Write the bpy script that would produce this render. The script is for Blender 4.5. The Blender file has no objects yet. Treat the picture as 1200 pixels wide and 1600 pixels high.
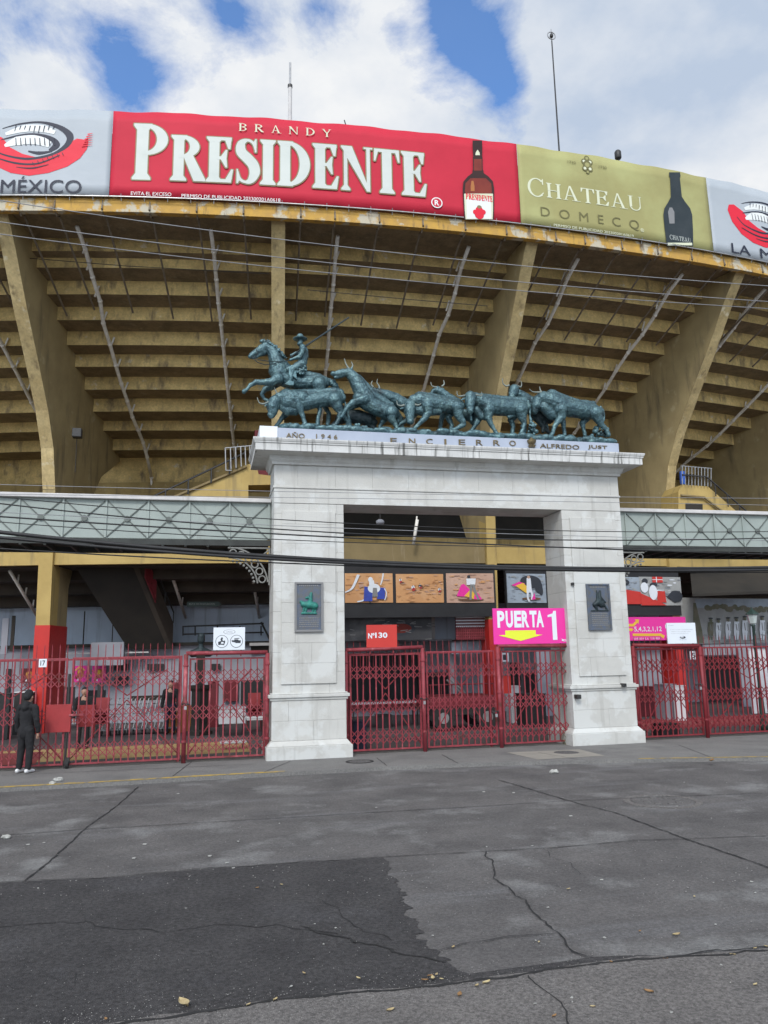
import bpy, bmesh, math, random
import numpy as np
from mathutils import Vector
random.seed(7); rng = np.random.RandomState(5)
S = bpy.context.scene
COL = S.collection
rad = math.radians

# ------------------------------------------------------------------ camera, sky, sun, exposure
YAW, PITCH, ROLL, FPX, EYE = 13.0, 10.5, -1.1, 1202.0, 2.4
_y, _p, _r = rad(YAW), rad(PITCH), rad(ROLL)
FWD = np.array([math.sin(_y)*math.cos(_p), math.cos(_y)*math.cos(_p), math.sin(_p)])
_rt = np.array([math.cos(_y), -math.sin(_y), 0.0]); _up = np.cross(_rt, FWD)
RT = _rt*math.cos(_r)+_up*math.sin(_r); UP = -_rt*math.sin(_r)+_up*math.cos(_r)
cam = bpy.data.cameras.new('camera'); camo = bpy.data.objects.new('camera', cam); COL.objects.link(camo)
cam.sensor_fit = 'HORIZONTAL'; cam.sensor_width = 36; cam.lens = 36*FPX/1200.0
cam.clip_end = 3000; cam.clip_start = 0.05
from mathutils import Matrix
camo.matrix_world = Matrix(((RT[0], UP[0], -FWD[0], 0), (RT[1], UP[1], -FWD[1], 0), (RT[2], UP[2], -FWD[2], EYE), (0, 0, 0, 1)))
S.camera = camo
S.render.resolution_x = 768; S.render.resolution_y = 1024
SUN_EL, SUN_AZ = 40.0, 203.0          # azimuth clockwise from +Y: behind the camera, a little to the left
W = bpy.data.worlds.new('World'); S.world = W; W.use_nodes = True
nt = W.node_tree; nt.nodes.clear()
def N(t, **k):
    n = nt.nodes.new(t)
    for a, b in k.items(): setattr(n, a, b)
    return n
L = lambda a, b: nt.links.new(a, b)
out = N('ShaderNodeOutputWorld'); tc = N('ShaderNodeTexCoord')
sky = N('ShaderNodeTexSky', sky_type='NISHITA', sun_disc=False, sun_elevation=rad(SUN_EL), sun_rotation=rad(SUN_AZ))
sky.air_density = 1.0; sky.dust_density = 0.3; sky.ozone_density = 4.0
bg1 = N('ShaderNodeBackground'); bg1.inputs[1].default_value = 0.15; tint = N('ShaderNodeMix', data_type='RGBA', blend_type='MULTIPLY'); tint.inputs[0].default_value = 1; tint.inputs[7].default_value = (.82, 1.06, 1.26, 1); L(sky.outputs[0], tint.inputs[6]); L(tint.outputs[2], bg1.inputs[0])
sep = N('ShaderNodeSeparateXYZ'); L(tc.outputs['Generated'], sep.inputs[0])
zz = N('ShaderNodeMath', operation='ADD'); L(sep.outputs[2], zz.inputs[0]); zz.inputs[1].default_value = 0.25
dv = N('ShaderNodeVectorMath', operation='DIVIDE'); L(tc.outputs['Generated'], dv.inputs[0])
cz = N('ShaderNodeCombineXYZ'); [L(zz.outputs[0], cz.inputs[i]) for i in range(3)]; L(cz.outputs[0], dv.inputs[1])
ns = N('ShaderNodeTexNoise'); ns.inputs['Scale'].default_value = 4.6; ns.inputs['Detail'].default_value = 9; ns.inputs['Roughness'].default_value = .66; ns.inputs['Distortion'].default_value = .25
L(dv.outputs[0], ns.inputs['Vector'])
def blob(px, py, w, amp):
    d = FWD+RT*(px-600)/FPX+UP*(800-py)/FPX; d = d/np.linalg.norm(d)
    dt = N('ShaderNodeVectorMath', operation='DISTANCE'); L(tc.outputs['Generated'], dt.inputs[0]); dt.inputs[1].default_value = tuple(d)
    mr = N('ShaderNodeMapRange', interpolation_type='SMOOTHSTEP'); L(dt.outputs['Value'], mr.inputs[0])
    mr.inputs[1].default_value = 0; mr.inputs[2].default_value = w; mr.inputs[3].default_value = amp; mr.inputs[4].default_value = 0
    return mr.outputs[0]
acc = ns.outputs['Fac']
for b in ((205, 120, .07, .24), (160, 55, .05, .14), (60, 60, .05, .12), (735, 40, .07, .26), (790, 130, .045, .30), (760, 90, .04, .16), (365, 25, .05, .18), (690, 15, .05, .16), (500, 12, .04, .18), (620, 45, .03, .14), (950, 60, .17, -.20), (560, 130, .12, -.14), (420, 110, .10, -.12), (290, 30, .06, -.08), (1120, 120, .25, -.2), (60, 150, .08, -.15)):
    ad = N('ShaderNodeMath', operation='SUBTRACT'); L(acc, ad.inputs[0]); L(blob(*b), ad.inputs[1]); acc = ad.outputs[0]
rp = N('ShaderNodeValToRGB'); L(acc, rp.inputs[0])
rp.color_ramp.elements[0].position = .27; rp.color_ramp.elements[0].color = (.04, .04, .04, 1)
rp.color_ramp.elements[1].position = .51; rp.color_ramp.elements[1].color = (1, 1, 1, 1)
n2 = N('ShaderNodeTexNoise'); n2.inputs['Scale'].default_value = 2.6; n2.inputs['Detail'].default_value = 7; n2.inputs['Roughness'].default_value = .55; L(dv.outputs[0], n2.inputs['Vector'])
rp2 = N('ShaderNodeValToRGB'); L(n2.outputs['Fac'], rp2.inputs[0])
rp2.color_ramp.elements[0].position = .38; rp2.color_ramp.elements[0].color = (.38, .45, .56, 1)
rp2.color_ramp.elements[1].position = .62; rp2.color_ramp.elements[1].color = (.68, .69, .70, 1)
bg2 = N('ShaderNodeBackground'); bg2.inputs[1].default_value = 1.0; L(rp2.outputs[0], bg2.inputs[0])
# added cloud glow round the sun, out of view, to fill the front faces
gd = N('ShaderNodeVectorMath', operation='DISTANCE'); L(tc.outputs['Generated'], gd.inputs[0]); gd.inputs[1].default_value = (math.sin(rad(SUN_AZ))*math.cos(rad(28)), math.cos(rad(SUN_AZ))*math.cos(rad(28)), math.sin(rad(28)))
gm = N('ShaderNodeMapRange', interpolation_type='SMOOTHSTEP'); L(gd.outputs['Value'], gm.inputs[0]); gm.inputs[1].default_value = .1; gm.inputs[2].default_value = 1.35; gm.inputs[3].default_value = 2.7; gm.inputs[4].default_value = 1.0; L(gm.outputs[0], bg2.inputs[1])
mx = N('ShaderNodeMixShader'); L(rp.outputs[0], mx.inputs[0]); L(bg1.outputs[0], mx.inputs[1]); L(bg2.outputs[0], mx.inputs[2]); L(mx.outputs[0], out.inputs[0])
sl = bpy.data.lights.new('sun', 'SUN'); so = bpy.data.objects.new('sun', sl); COL.objects.link(so)
sl.energy = 1.45; sl.angle = rad(14); sl.color = (1, .965, .91)
_e, _a = rad(SUN_EL), rad(SUN_AZ)
so.rotation_euler = (-Vector((math.sin(_a)*math.cos(_e), math.cos(_a)*math.cos(_e), math.sin(_e)))).to_track_quat('-Z', 'Y').to_euler()
S.view_settings.view_transform = 'Standard'; S.view_settings.look = 'None'; S.view_settings.gamma = 1; S.view_settings.exposure = 0.42
S.view_settings.use_curve_mapping = False
S.render.engine = 'CYCLES'; S.cycles.max_bounces = 7; S.cycles.diffuse_bounces = 4

# ------------------------------------------------------------------ geometry helpers
def ray(x, y): return FWD+RT*(x-600)/FPX+UP*(800-y)/FPX
def at(x, y, Y):
    d = ray(x, y); return d*(Y/d[1])+np.array([0, 0, EYE])
def gr(x, y, z=0.0):
    d = ray(x, y); return d*((z-EYE)/d[2])+np.array([0, 0, EYE])
CEN = np.array([9.374, 102.320]); RIM = 80.30
def pol(az, r, z):
    a = rad(az); return np.array([CEN[0]+r*math.sin(a), CEN[1]-r*math.cos(a), z])
def ondrum(x, y, r=RIM):             # pixel -> (azimuth, height) on the drum of radius r
    d = ray(x, y); a = d[0]**2+d[1]**2; b = -2*(d[:2]@CEN); c = CEN@CEN-r*r
    t = (-b-math.sqrt(b*b-4*a*c))/(2*a); P = d*t+np.array([0, 0, EYE]); v = P[:2]-CEN
    return math.degrees(math.atan2(v[0], -v[1])), P[2]
WLOC = {}
def lump_tex():
    t = bpy.data.textures.get('lumps') or bpy.data.textures.new('lumps', 'CLOUDS'); t.noise_scale = .085; t.noise_depth = 2; return t
class MB:
    def __init__(s): s.v = []; s.f = []
    def add(s, vs, fs):
        n = len(s.v); s.v += [tuple(map(float, p)) for p in vs]; s.f += [tuple(i+n for i in f) for f in fs]; return s
    def box(s, x0, x1, y0, y1, z0, z1):
        return s.hexa([(x0, y0, z0), (x1, y0, z0), (x1, y1, z0), (x0, y1, z0)], [(x0, y0, z1), (x1, y0, z1), (x1, y1, z1), (x0, y1, z1)])
    def hexa(s, lo, hi): return s.add(list(lo)+list(hi), [(3, 2, 1, 0), (4, 5, 6, 7), (0, 1, 5, 4), (1, 2, 6, 5), (2, 3, 7, 6), (3, 0, 4, 7)])
    def prism(s, pts, off):           # closed polygon of 3D points pushed along off
        n = len(pts); P = [np.array(p, float) for p in pts]; o = np.array(off, float)
        return s.add(P+[p+o for p in P], [tuple(range(n))[::-1], tuple(range(n, 2*n))]+[(i, (i+1) % n, (i+1) % n+n, i+n) for i in range(n)])
    def poly(s, pts): return s.add(pts, [tuple(range(len(pts)))])
    def tube(s, pts, r, n=8, cap=True):
        P = [np.array(p, float) for p in pts]; k = len(P); R = r if hasattr(r, '__len__') else [r]*k
        up = None; base = len(s.v); vs = []
        for i in range(k):
            d = (P[min(i+1, k-1)]-P[max(i-1, 0)]); d = d/(np.linalg.norm(d)+1e-9)
            if up is None: up = np.array([0, 0, 1.]) if abs(d[2]) < .9 else np.array([1., 0, 0])
            u = np.cross(d, up); u /= np.linalg.norm(u)+1e-9; w = np.cross(u, d); up = w
            for j in range(n):
                a = 2*math.pi*(j+.5)/n; vs.append(P[i]+R[i]*(u*math.cos(a)+w*math.sin(a)))
        fs = [(i*n+j, i*n+(j+1) % n, (i+1)*n+(j+1) % n, (i+1)*n+j) for i in range(k-1) for j in range(n)]
        if cap: fs += [tuple(range(n))[::-1], tuple((k-1)*n+j for j in range(n))]
        return s.add(vs, fs)
    def ball(s, c, r, n=14, m=9, sc=(1, 1, 1)):
        c = np.array(c, float); vs = [c+np.array([0, 0, r*sc[2]])]
        for i in range(1, m):
            t = math.pi*i/m
            for j in range(n):
                a = 2*math.pi*j/n; vs.append(c+r*np.array([sc[0]*math.sin(t)*math.cos(a), sc[1]*math.sin(t)*math.sin(a), sc[2]*math.cos(t)]))
        vs.append(c-np.array([0, 0, r*sc[2]])); fs = [(0, 1+j, 1+(j+1) % n) for j in range(n)]
        for i in range(m-2):
            for j in range(n):
                a = 1+i*n+j; b = 1+i*n+(j+1) % n; fs.append((a, a+n, b+n, b))
        e = len(vs)-1; fs += [(e, 1+(m-2)*n+(j+1) % n, 1+(m-2)*n+j) for j in range(n)]
        return s.add(vs, fs)
    def chain(s, pts, n=14, sq=1.0):  # pts: (x,y,z,r) tapered capsules for later remeshing
        for p in pts: s.ball(p[:3], p[3], n, 9, (1, sq, 1))
        for a, b in zip(pts, pts[1:]):
            A, B = np.array(a[:3], float), np.array(b[:3], float); l = np.linalg.norm(B-A)
            if l < 1e-4: continue
            q = [A+(B-A)*t for t in (0, .5, 1)]; k0 = len(s.v)
            s.tube(q, [a[3]*.985, (a[3]+b[3])*.4925, b[3]*.985], n)
            if sq != 1:
                for i in range(k0, len(s.v)):
                    v = s.v[i]; t = min(1, max(0, float((np.array(v)-A)@(B-A)/l/l))); c = A+(B-A)*t
                    s.v[i] = (v[0], float(c[1]+(v[1]-c[1])*sq), v[2])
        return s
    def lathe(s, c, prof, n=16):      # prof: (r,z)
        k = len(prof); vs = [(c[0]+r*math.cos(2*math.pi*j/n), c[1]+r*math.sin(2*math.pi*j/n), c[2]+z) for r, z in prof for j in range(n)]
        fs = [(i*n+j, i*n+(j+1) % n, (i+1)*n+(j+1) % n, (i+1)*n+j) for i in range(k-1) for j in range(n)]+[tuple(range(n))[::-1], tuple((k-1)*n+j for j in range(n))]
        return s.add(vs, fs)
    def build(s, name, mat, parent=None, smooth=False, bevel=0, remesh=0, label=None, sub=0, tri=False, lumps=0):
        me = bpy.data.meshes.new(name); o = bpy.data.objects.new(name, me); COL.objects.link(o)
        w = np.zeros(3)
        if parent is not None: w = WLOC.get(parent.name, np.zeros(3)); o.parent = parent
        WLOC[o.name] = w
        me.from_pydata([tuple(np.array(p)-w) for p in s.v], [], s.f); me.update()
        bm = bmesh.new(); bm.from_mesh(me)
        if not remesh: bmesh.ops.recalc_face_normals(bm, faces=bm.faces)
        if tri: bmesh.ops.triangulate(bm, faces=bm.faces)
        bm.to_mesh(me); bm.free()
        me.materials.append(mat)
        if smooth or remesh: me.polygons.foreach_set('use_smooth', [True]*len(me.polygons))
        if bevel:
            m = o.modifiers.new('bevel', 'BEVEL'); m.width = bevel; m.segments = 2; m.limit_method = 'ANGLE'
        if remesh:
            m = o.modifiers.new('remesh', 'REMESH'); m.mode = 'VOXEL'; m.voxel_size = remesh; m.use_smooth_shade = True
            m = o.modifiers.new('smooth', 'SMOOTH'); m.factor = .5; m.iterations = 4
            if lumps:
                m = o.modifiers.new('lumps', 'DISPLACE'); m.texture = lump_tex(); m.texture_coords = 'LOCAL'; m.strength = lumps; m.mid_level = .5
        if label: o['label'] = label
        return o
def tag(o, label=None, cat=None, group=None, kind=None):
    if label: o['label'] = label
    if cat: o['category'] = cat
    if group: o['group'] = group
    if kind: o['kind'] = kind
    return o
def thing(name, label, cat, loc, group=None):
    o = bpy.data.objects.new(name, None); COL.objects.link(o); o.location = tuple(map(float, loc)); o.empty_display_size = .2
    WLOC[o.name] = np.array(loc, float)
    return tag(o, label, cat, group)
def copy_tree(o, parent=None):
    c = o.copy(); COL.objects.link(c); c.parent = parent; WLOC[c.name] = WLOC.get(o.name, np.zeros(3))
    for ch in list(o.children): copy_tree(ch, c)
    return c
def copy_to(o, dx, label, group=None):
    c = copy_tree(o); c.location = Vector(o.location)+Vector(tuple(map(float, dx)))
    c['label'] = label
    if group: c['group'] = group
    return c
_tx = {}
def text_raw(body, bold=0.0):
    k = (body, bold)
    if k not in _tx:
        cu = bpy.data.curves.new('t', 'FONT'); cu.body = body; cu.offset = bold; cu.resolution_u = 4
        o = bpy.data.objects.new('t', cu); COL.objects.link(o); bpy.context.view_layer.update()
        me = bpy.data.meshes.new_from_object(o.evaluated_get(bpy.context.evaluated_depsgraph_get()))
        v = np.array([p.co[:2] for p in me.vertices]); f = [tuple(p.vertices) for p in me.polygons]
        bpy.data.objects.remove(o); bpy.data.meshes.remove(me); v -= v.min(0); v /= v.max(0); _tx[k] = (v, f)
    return _tx[k]
def text(mb, body, fn, x0, x1, z0, z1, bold=0.0, off=0.0):
    v, f = text_raw(body, bold); mb.add([fn(x0+(x1-x0)*p[0], z0+(z1-z0)*p[1], off) for p in v], f); return mb
class Art:                             # flat artwork: polygons stacked a hair apart on a surface fn(x,z,off)
    def __init__(s, fn, off=.012): s.fn = fn; s.off = off; s.m = {}
    def poly(s, mat, pts, res=0):
        s.off += .0007; mb = s.m.setdefault(mat.name, (mat, MB()))[1]; mb.add([s.fn(p[0], p[1], s.off) for p in pts], [tuple(range(len(pts)))])
    def strip(s, mat, A, B):
        s.off += .0007; mb = s.m.setdefault(mat.name, (mat, MB()))[1]; n = len(A)
        mb.add([s.fn(p[0], p[1], s.off) for p in list(A)+list(B)], [(i, i+1, n+i+1, n+i) for i in range(n-1)])
    def rect(s, mat, x0, x1, z0, z1): s.poly(mat, [(x0, z0), (x1, z0), (x1, z1), (x0, z1)])
    def ell(s, mat, cx, cz, rx, rz, n=28, a0=0, a1=360, rot=0):
        c, q = math.cos(rad(rot)), math.sin(rad(rot)); P = []
        for i in range(n):
            a = rad(a0+(a1-a0)*i/(n-1 if a1-a0 < 360 else n)); x, z = rx*math.cos(a), rz*math.sin(a); P.append((cx+x*c-z*q, cz+x*q+z*c))
        s.poly(mat, P)
    def stroke(s, mat, pts, w, n=8):
        P = np.array(pts, float); k = len(P); W_ = np.array(w if hasattr(w, '__len__') else [w]*k, float)
        if k > 2:
            Q = []; Wq = []
            for i in range(k-1):
                p0, p1, p2, p3 = P[max(i-1, 0)], P[i], P[i+1], P[min(i+2, k-1)]
                for t in np.linspace(0, 1, n, endpoint=(i == k-2)):
                    Q.append(.5*((2*p1)+(-p0+p2)*t+(2*p0-5*p1+4*p2-p3)*t*t+(-p0+3*p1-3*p2+p3)*t**3)); Wq.append(W_[i]*(1-t)+W_[i+1]*t)
            P, W_ = np.array(Q), np.array(Wq)
        D = np.gradient(P, axis=0); D /= np.linalg.norm(D, axis=1)[:, None]+1e-9; Nn = np.c_[-D[:, 1], D[:, 0]]
        s.strip(mat, P+Nn*W_[:, None]/2, P-Nn*W_[:, None]/2)
    def text(s, mat, body, x0, x1, z0, z1, bold=0.0):
        s.off += .0007; text(s.m.setdefault(mat.name, (mat, MB()))[1], body, s.fn, x0, x1, z0, z1, bold, s.off)
    def build(s, name, parent):
        return [mb.build(name, mat, parent) for mat, mb in s.m.values()]

# ------------------------------------------------------------------ materials
def mat(name, c1, c2=None, scale=3.0, rough=.8, bump=.0, bscale=40, metal=0, streak=None, st=(.52, .75), blot=None, bl=(.55, .72), blscale=.7, detail=6, stretch=(1, 1, 1), sscale=(3, 3, .25), wave=0, spec=.5, grain=0, gsc=150):
    m = bpy.data.materials.new(name); m.use_nodes = True; t = m.node_tree; b = t.nodes['Principled BSDF']
    def n(tp, **k):
        q = t.nodes.new(tp)
        for a, v in k.items(): setattr(q, a, v)
        return q
    l = t.links.new
    b.inputs['Roughness'].default_value = rough; b.inputs['Metallic'].default_value = metal
    b.inputs['Specular IOR Level'].default_value = spec
    pos = n('ShaderNodeNewGeometry').outputs['Position']
    c2 = c2 or tuple(x*.8 for x in c1)
    def noise(sc, vec=(1, 1, 1), det=detail, ro=.6):
        mp = n('ShaderNodeMapping'); l(pos, mp.inputs[0]); mp.inputs['Scale'].default_value = vec
        q = n('ShaderNodeTexNoise'); q.inputs['Scale'].default_value = sc; q.inputs['Detail'].default_value = det; q.inputs['Roughness'].default_value = ro
        l(mp.outputs[0], q.inputs['Vector']); return q.outputs['Fac']
    def ramp(f, a, c, col0=(0, 0, 0), col1=(1, 1, 1)):
        r = n('ShaderNodeValToRGB'); l(f, r.inputs[0]); e = r.color_ramp.elements
        e[0].position = a; e[1].position = c; e[0].color = (*col0, 1); e[1].color = (*col1, 1); return r.outputs[0]
    col = ramp(noise(scale, stretch), .35, .68, c1, c2)
    def over(col, fac, c):
        mxn = n('ShaderNodeMix', data_type='RGBA'); l(fac, mxn.inputs[0]); l(col, mxn.inputs[6]); mxn.inputs[7].default_value = (*c, 1); return mxn.outputs[2]
    if blot: col = over(col, ramp(noise(blscale), bl[0], bl[1]), blot)
    if streak: col = over(col, ramp(noise(1, sscale), st[0], st[1]), streak)
    if grain:
        for gs in (gsc, gsc*.22):
            g_ = ramp(noise(gs, det=2, ro=.7), .34, .66, (1-grain,)*3, (1+grain,)*3)
            mg = n('ShaderNodeMix', data_type='RGBA', blend_type='MULTIPLY'); mg.inputs[0].default_value = 1; l(col, mg.inputs[6]); l(g_, mg.inputs[7]); col = mg.outputs[2]
    l(col, b.inputs['Base Color'])
    h = None
    if bump:
        bn = n('ShaderNodeBump'); bn.inputs['Strength'].default_value = bump; bn.inputs['Distance'].default_value = .02
        l(noise(bscale, det=4), bn.inputs['Height']); h = bn; l(bn.outputs[0], b.inputs['Normal'])
    if wave:
        b2 = n('ShaderNodeBump'); b2.inputs['Strength'].default_value = wave; b2.inputs['Distance'].default_value = .12
        l(noise(1.0, (.9, .9, 1.6), det=3, ro=.45), b2.inputs['Height'])
        if h: l(b2.outputs[0], h.inputs['Normal'])
        else: l(b2.outputs[0], b.inputs['Normal'])
    return m
M = {}
M['white'] = mat('white_stone_paint', (.545, .54, .505), (.47, .465, .435), 1.6, .75, .25, 30, streak=(.30, .29, .26), st=(.58, .85), sscale=(4, 4, .3), blot=(.575, .58, .555), bl=(.5, .56), blscale=1.1)
M['whited'] = mat('drip_stained_stone', (.62, .62, .60), (.5, .5, .48), 2, .8, .2, 30, streak=(.13, .13, .12), st=(.52, .66), sscale=(9, 2, .5))
M['gold'] = mat('ochre_concrete_paint', (.40, .295, .115), (.30, .215, .082), 1.3, .8, .25, 25, streak=(.17, .125, .06), st=(.53, .72), sscale=(2.2, 2.2, .45), blot=(.46, .37, .19), bl=(.64, .72), blscale=1.9)
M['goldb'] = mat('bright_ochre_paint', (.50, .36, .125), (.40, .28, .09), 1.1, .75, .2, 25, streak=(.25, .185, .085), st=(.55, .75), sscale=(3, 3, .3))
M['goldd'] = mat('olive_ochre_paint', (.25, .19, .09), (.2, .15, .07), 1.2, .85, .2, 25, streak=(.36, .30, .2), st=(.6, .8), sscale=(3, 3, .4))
M['rim'] = mat('flaking_yellow_paint', (.56, .33, .06), (.42, .25, .07), 2.5, .8, .3, 30, blot=(.50, .45, .34), bl=(.52, .58), blscale=1.7, streak=(.16, .11, .06), st=(.57, .68), sscale=(3, 3, .8))
M['red'] = mat('red_column_paint', (.56, .025, .018), (.45, .02, .016), 1.5, .5, .1, 20)
M['gate'] = mat('faded_red_gate_paint', (.29, .042, .056), (.20, .025, .034), 5, .6, .3, 60, blot=(.12, .03, .022), bl=(.58, .66), blscale=5, streak=(.42, .11, .12), st=(.58, .7), sscale=(6, 6, 3))
M['gatem'] = mat('worn_crimson_gate_paint', (.29, .036, .05), (.20, .022, .032), 5, .6, .3, 60, blot=(.10, .02, .018), bl=(.58, .66), blscale=5, streak=(.38, .09, .10), st=(.6, .72), sscale=(6, 6, 3))
M['plate'] = mat('faded_red_sheet_metal', (.36, .03, .032), (.28, .024, .026), 3, .6, .2, 20)
M['gated'] = mat('dark_red_gate_paint', (.24, .022, .03), (.17, .016, .022), 5, .55, .2, 60)
M['black'] = mat('black_board', (.012, .012, .014), (.02, .02, .022), 2, .6)
M['dark'] = mat('dark_gallery_paint', (.035, .03, .024), (.022, .02, .017), 1, .9)
M['pipe'] = mat('grey_white_pipe_paint', (.86, .83, .76), (.66, .62, .55), 6, .6, .2, 40)
M['rod'] = mat('weathered_steel_rod', (.22, .18, .13), (.14, .11, .08), 5, .8)
M['steel'] = mat('dull_steel', (.42, .42, .42), (.3, .3, .3), 6, .4, metal=.6)
M['iron'] = mat('black_iron', (.02, .02, .02), (.03, .028, .026), 8, .5)
M['cable'] = mat('black_cable_rubber', (.012, .012, .013), (.02, .02, .02), 4, .6)
M['cableg'] = mat('grey_cable', (.30, .30, .31), (.22, .22, .23), 4, .6)
M['green'] = mat('pale_green_sheet_paint', (.33, .375, .345), (.27, .31, .285), 1.2, .6, .15, 20, streak=(.22, .24, .22), st=(.58, .8), sscale=(4, 4, .5))
M['greend'] = mat('grey_green_strut_paint', (.15, .17, .155), (.09, .10, .09), 4, .7)
M['lip'] = mat('off_white_rail_paint', (.60, .58, .56), (.48, .47, .46), 3, .7, streak=(.3, .28, .25), st=(.6, .8))
M['girder'] = mat('dark_girder_paint', (.05, .055, .05), (.03, .032, .03), 3, .8)
M['scroll'] = mat('grey_scroll_iron', (.24, .24, .22), (.16, .16, .15), 6, .6)
M['wallb'] = mat('pale_blue_wall_paint', (.52, .60, .70), (.44, .51, .60), .8, .8, streak=(.2, .23, .27), st=(.55, .8))
M['wallg'] = mat('grey_wall_paint', (.31, .32, .36), (.24, .25, .28), .8, .8)
M['wallw'] = mat('white_board_paint', (.66, .67, .68), (.58, .59, .6), 2, .6)
M['maroon'] = mat('maroon_paint', (.16, .012, .02), (.10, .01, .014), 2, .6)
M['orange'] = mat('orange_paint', (.42, .15, .03), (.34, .11, .02), 2, .6)
M['grass'] = mat('tan_floor_paint', (.42, .30, .13), (.33, .2, .09), 1.5, .8, .2, 20)
M['redfloor'] = mat('worn_red_floor_paint', (.30, .05, .05), (.2, .05, .05), 1.5, .8, .2, 20)
M['court'] = mat('forecourt_paving', (.10, .085, .085), (.07, .06, .06), 1.2, .85, .3, 30, blot=(.15, .12, .11))
M['road'] = mat('worn_concrete_road', (.124, .117, .113), (.072, .068, .067), .9, .9, .7, 70, grain=.24, streak=(.15, .148, .15), st=(.55, .78), sscale=(.25, 1.7, 1), blot=(.185, .183, .178), bl=(.54, .66), blscale=.75, detail=9)
M['patch'] = mat('dark_asphalt_patch', (.056, .053, .053), (.036, .034, .035), 1.6, .95, 1.0, 90, grain=.38, gsc=110, blot=(.065, .063, .066), detail=10)
M['tar'] = mat('black_tar_crack', (.012, .012, .012), (.026, .025, .025), 8, .9)
M['walk'] = mat('grey_pavement', (.19, .185, .175), (.15, .146, .14), 1.3, .9, .5, 60, grain=.2, blot=(.12, .118, .115), detail=9)
M['near'] = mat('near_pavement_concrete', (.172, .160, .150), (.128, .119, .113), 1.5, .95, 1.0, 80, grain=.34, gsc=130, blot=(.19, .18, .175), detail=10)
M['light'] = mat('light_new_concrete', (.30, .28, .24), (.24, .225, .195), 2, .9, .3, 50)
M['yellow'] = mat('worn_yellow_line', (.50, .33, .05), (.30, .22, .07), 6, .8, blot=(.17, .16, .14), bl=(.5, .62), blscale=5)
M['pink'] = mat('magenta_sign_print', (.80, .035, .34), (.76, .03, .31), .5, .45)
M['ylw'] = mat('yellow_sign_print', (.74, .80, .04), (.7, .76, .04), 1, .5)
M['amber'] = mat('amber_sign_print', (.80, .50, .05), (.75, .45, .05), 1, .5)
M['signw'] = mat('white_sign_print', (.72, .76, .80), (.68, .72, .77), 1, .5)
M['signr'] = mat('red_sign_board', (.55, .035, .025), (.5, .03, .022), 1, .5)
M['ink'] = mat('dark_ink', (.025, .03, .04), (.03, .035, .045), 3, .6)
M['grey'] = mat('grey_ink', (.22, .22, .22), (.2, .2, .2), 3, .6)
BW = dict(wave=.16, spec=.25)
M['vr'] = mat('red_vinyl', (.54, .024, .050), (.48, .020, .043), .6, .65, **BW)
M['vg'] = mat('olive_vinyl', (.34, .315, .13), (.305, .285, .12), .5, .65, blot=(.44, .45, .20), bl=(.5, .8), blscale=.3, **BW)
M['vw'] = mat('pale_grey_vinyl', (.41, .445, .475), (.37, .405, .435), .6, .5, **BW)
M['plet'] = mat('silver_letter_print', (.57, .60, .56), (.51, .55, .51), .8, .5, **BW)
M['pgold'] = mat('dull_gold_edge_print', (.25, .20, .10), (.22, .17, .09), .8, .5, **BW)
M['pnavy'] = mat('navy_print', (.018, .022, .04), (.022, .026, .045), .8, .5, **BW)
M['pred'] = mat('scarlet_print', (.70, .02, .045), (.64, .018, .04), .8, .5, **BW)
M['pwhite'] = mat('white_print', (.74, .76, .74), (.7, .72, .7), .8, .5, **BW)
M['pdk'] = mat('brown_black_print', (.03, .012, .012), (.04, .015, .012), .8, .5, **BW)
M['pbrown'] = mat('amber_brown_print', (.22, .035, .02), (.16, .02, .015), 1.5, .5, **BW)
M['polive'] = mat('dark_olive_print', (.16, .15, .06), (.14, .13, .055), .8, .5, **BW)
M['pcham'] = mat('pale_champagne_print', (.66, .68, .50), (.6, .62, .45), .8, .5, **BW)
M['pbott'] = mat('bottle_black_print', (.02, .03, .035), (.035, .045, .05), 1.5, .5, **BW)
# bronze: verdigris, with crevice shade and ridge highlights painted in by pointiness
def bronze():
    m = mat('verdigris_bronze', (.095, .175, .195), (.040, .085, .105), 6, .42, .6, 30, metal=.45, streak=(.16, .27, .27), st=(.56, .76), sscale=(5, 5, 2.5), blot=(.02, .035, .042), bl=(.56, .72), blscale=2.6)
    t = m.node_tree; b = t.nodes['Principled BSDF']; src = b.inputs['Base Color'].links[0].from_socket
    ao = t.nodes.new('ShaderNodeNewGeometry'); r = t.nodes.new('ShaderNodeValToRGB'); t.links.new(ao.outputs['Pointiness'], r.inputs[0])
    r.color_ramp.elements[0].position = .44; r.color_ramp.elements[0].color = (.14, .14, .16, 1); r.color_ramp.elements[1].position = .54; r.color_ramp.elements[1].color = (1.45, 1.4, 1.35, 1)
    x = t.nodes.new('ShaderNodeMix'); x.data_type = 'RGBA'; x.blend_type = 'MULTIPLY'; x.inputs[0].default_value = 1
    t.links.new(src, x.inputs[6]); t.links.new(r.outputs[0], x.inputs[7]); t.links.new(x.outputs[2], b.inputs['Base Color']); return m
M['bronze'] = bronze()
M['bronzed'] = mat('dark_bronze', (.03, .05, .055), (.02, .03, .035), 5, .55, .4, 30, metal=.3)
M['horn'] = mat('pale_horn_bronze', (.22, .25, .22), (.12, .15, .14), 5, .5)
M['brass'] = mat('aged_brass_letter', (.20, .15, .07), (.10, .08, .05), 8, .5, metal=.5)
M['plaqb'] = mat('slate_blue_bronze', (.10, .13, .19), (.13, .13, .12), 9, .5, .5, 60, metal=.3)
M['verd'] = mat('green_patina', (.03, .24, .19), (.03, .13, .12), 12, .55, .5, 50, metal=.2)
M['plinthp'] = mat('pale_blue_marble', (.38, .42, .50), (.32, .36, .44), 1.5, .4)
M['skin'] = mat('skin', (.42, .24, .17), (.38, .21, .15), 5, .6)
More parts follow.
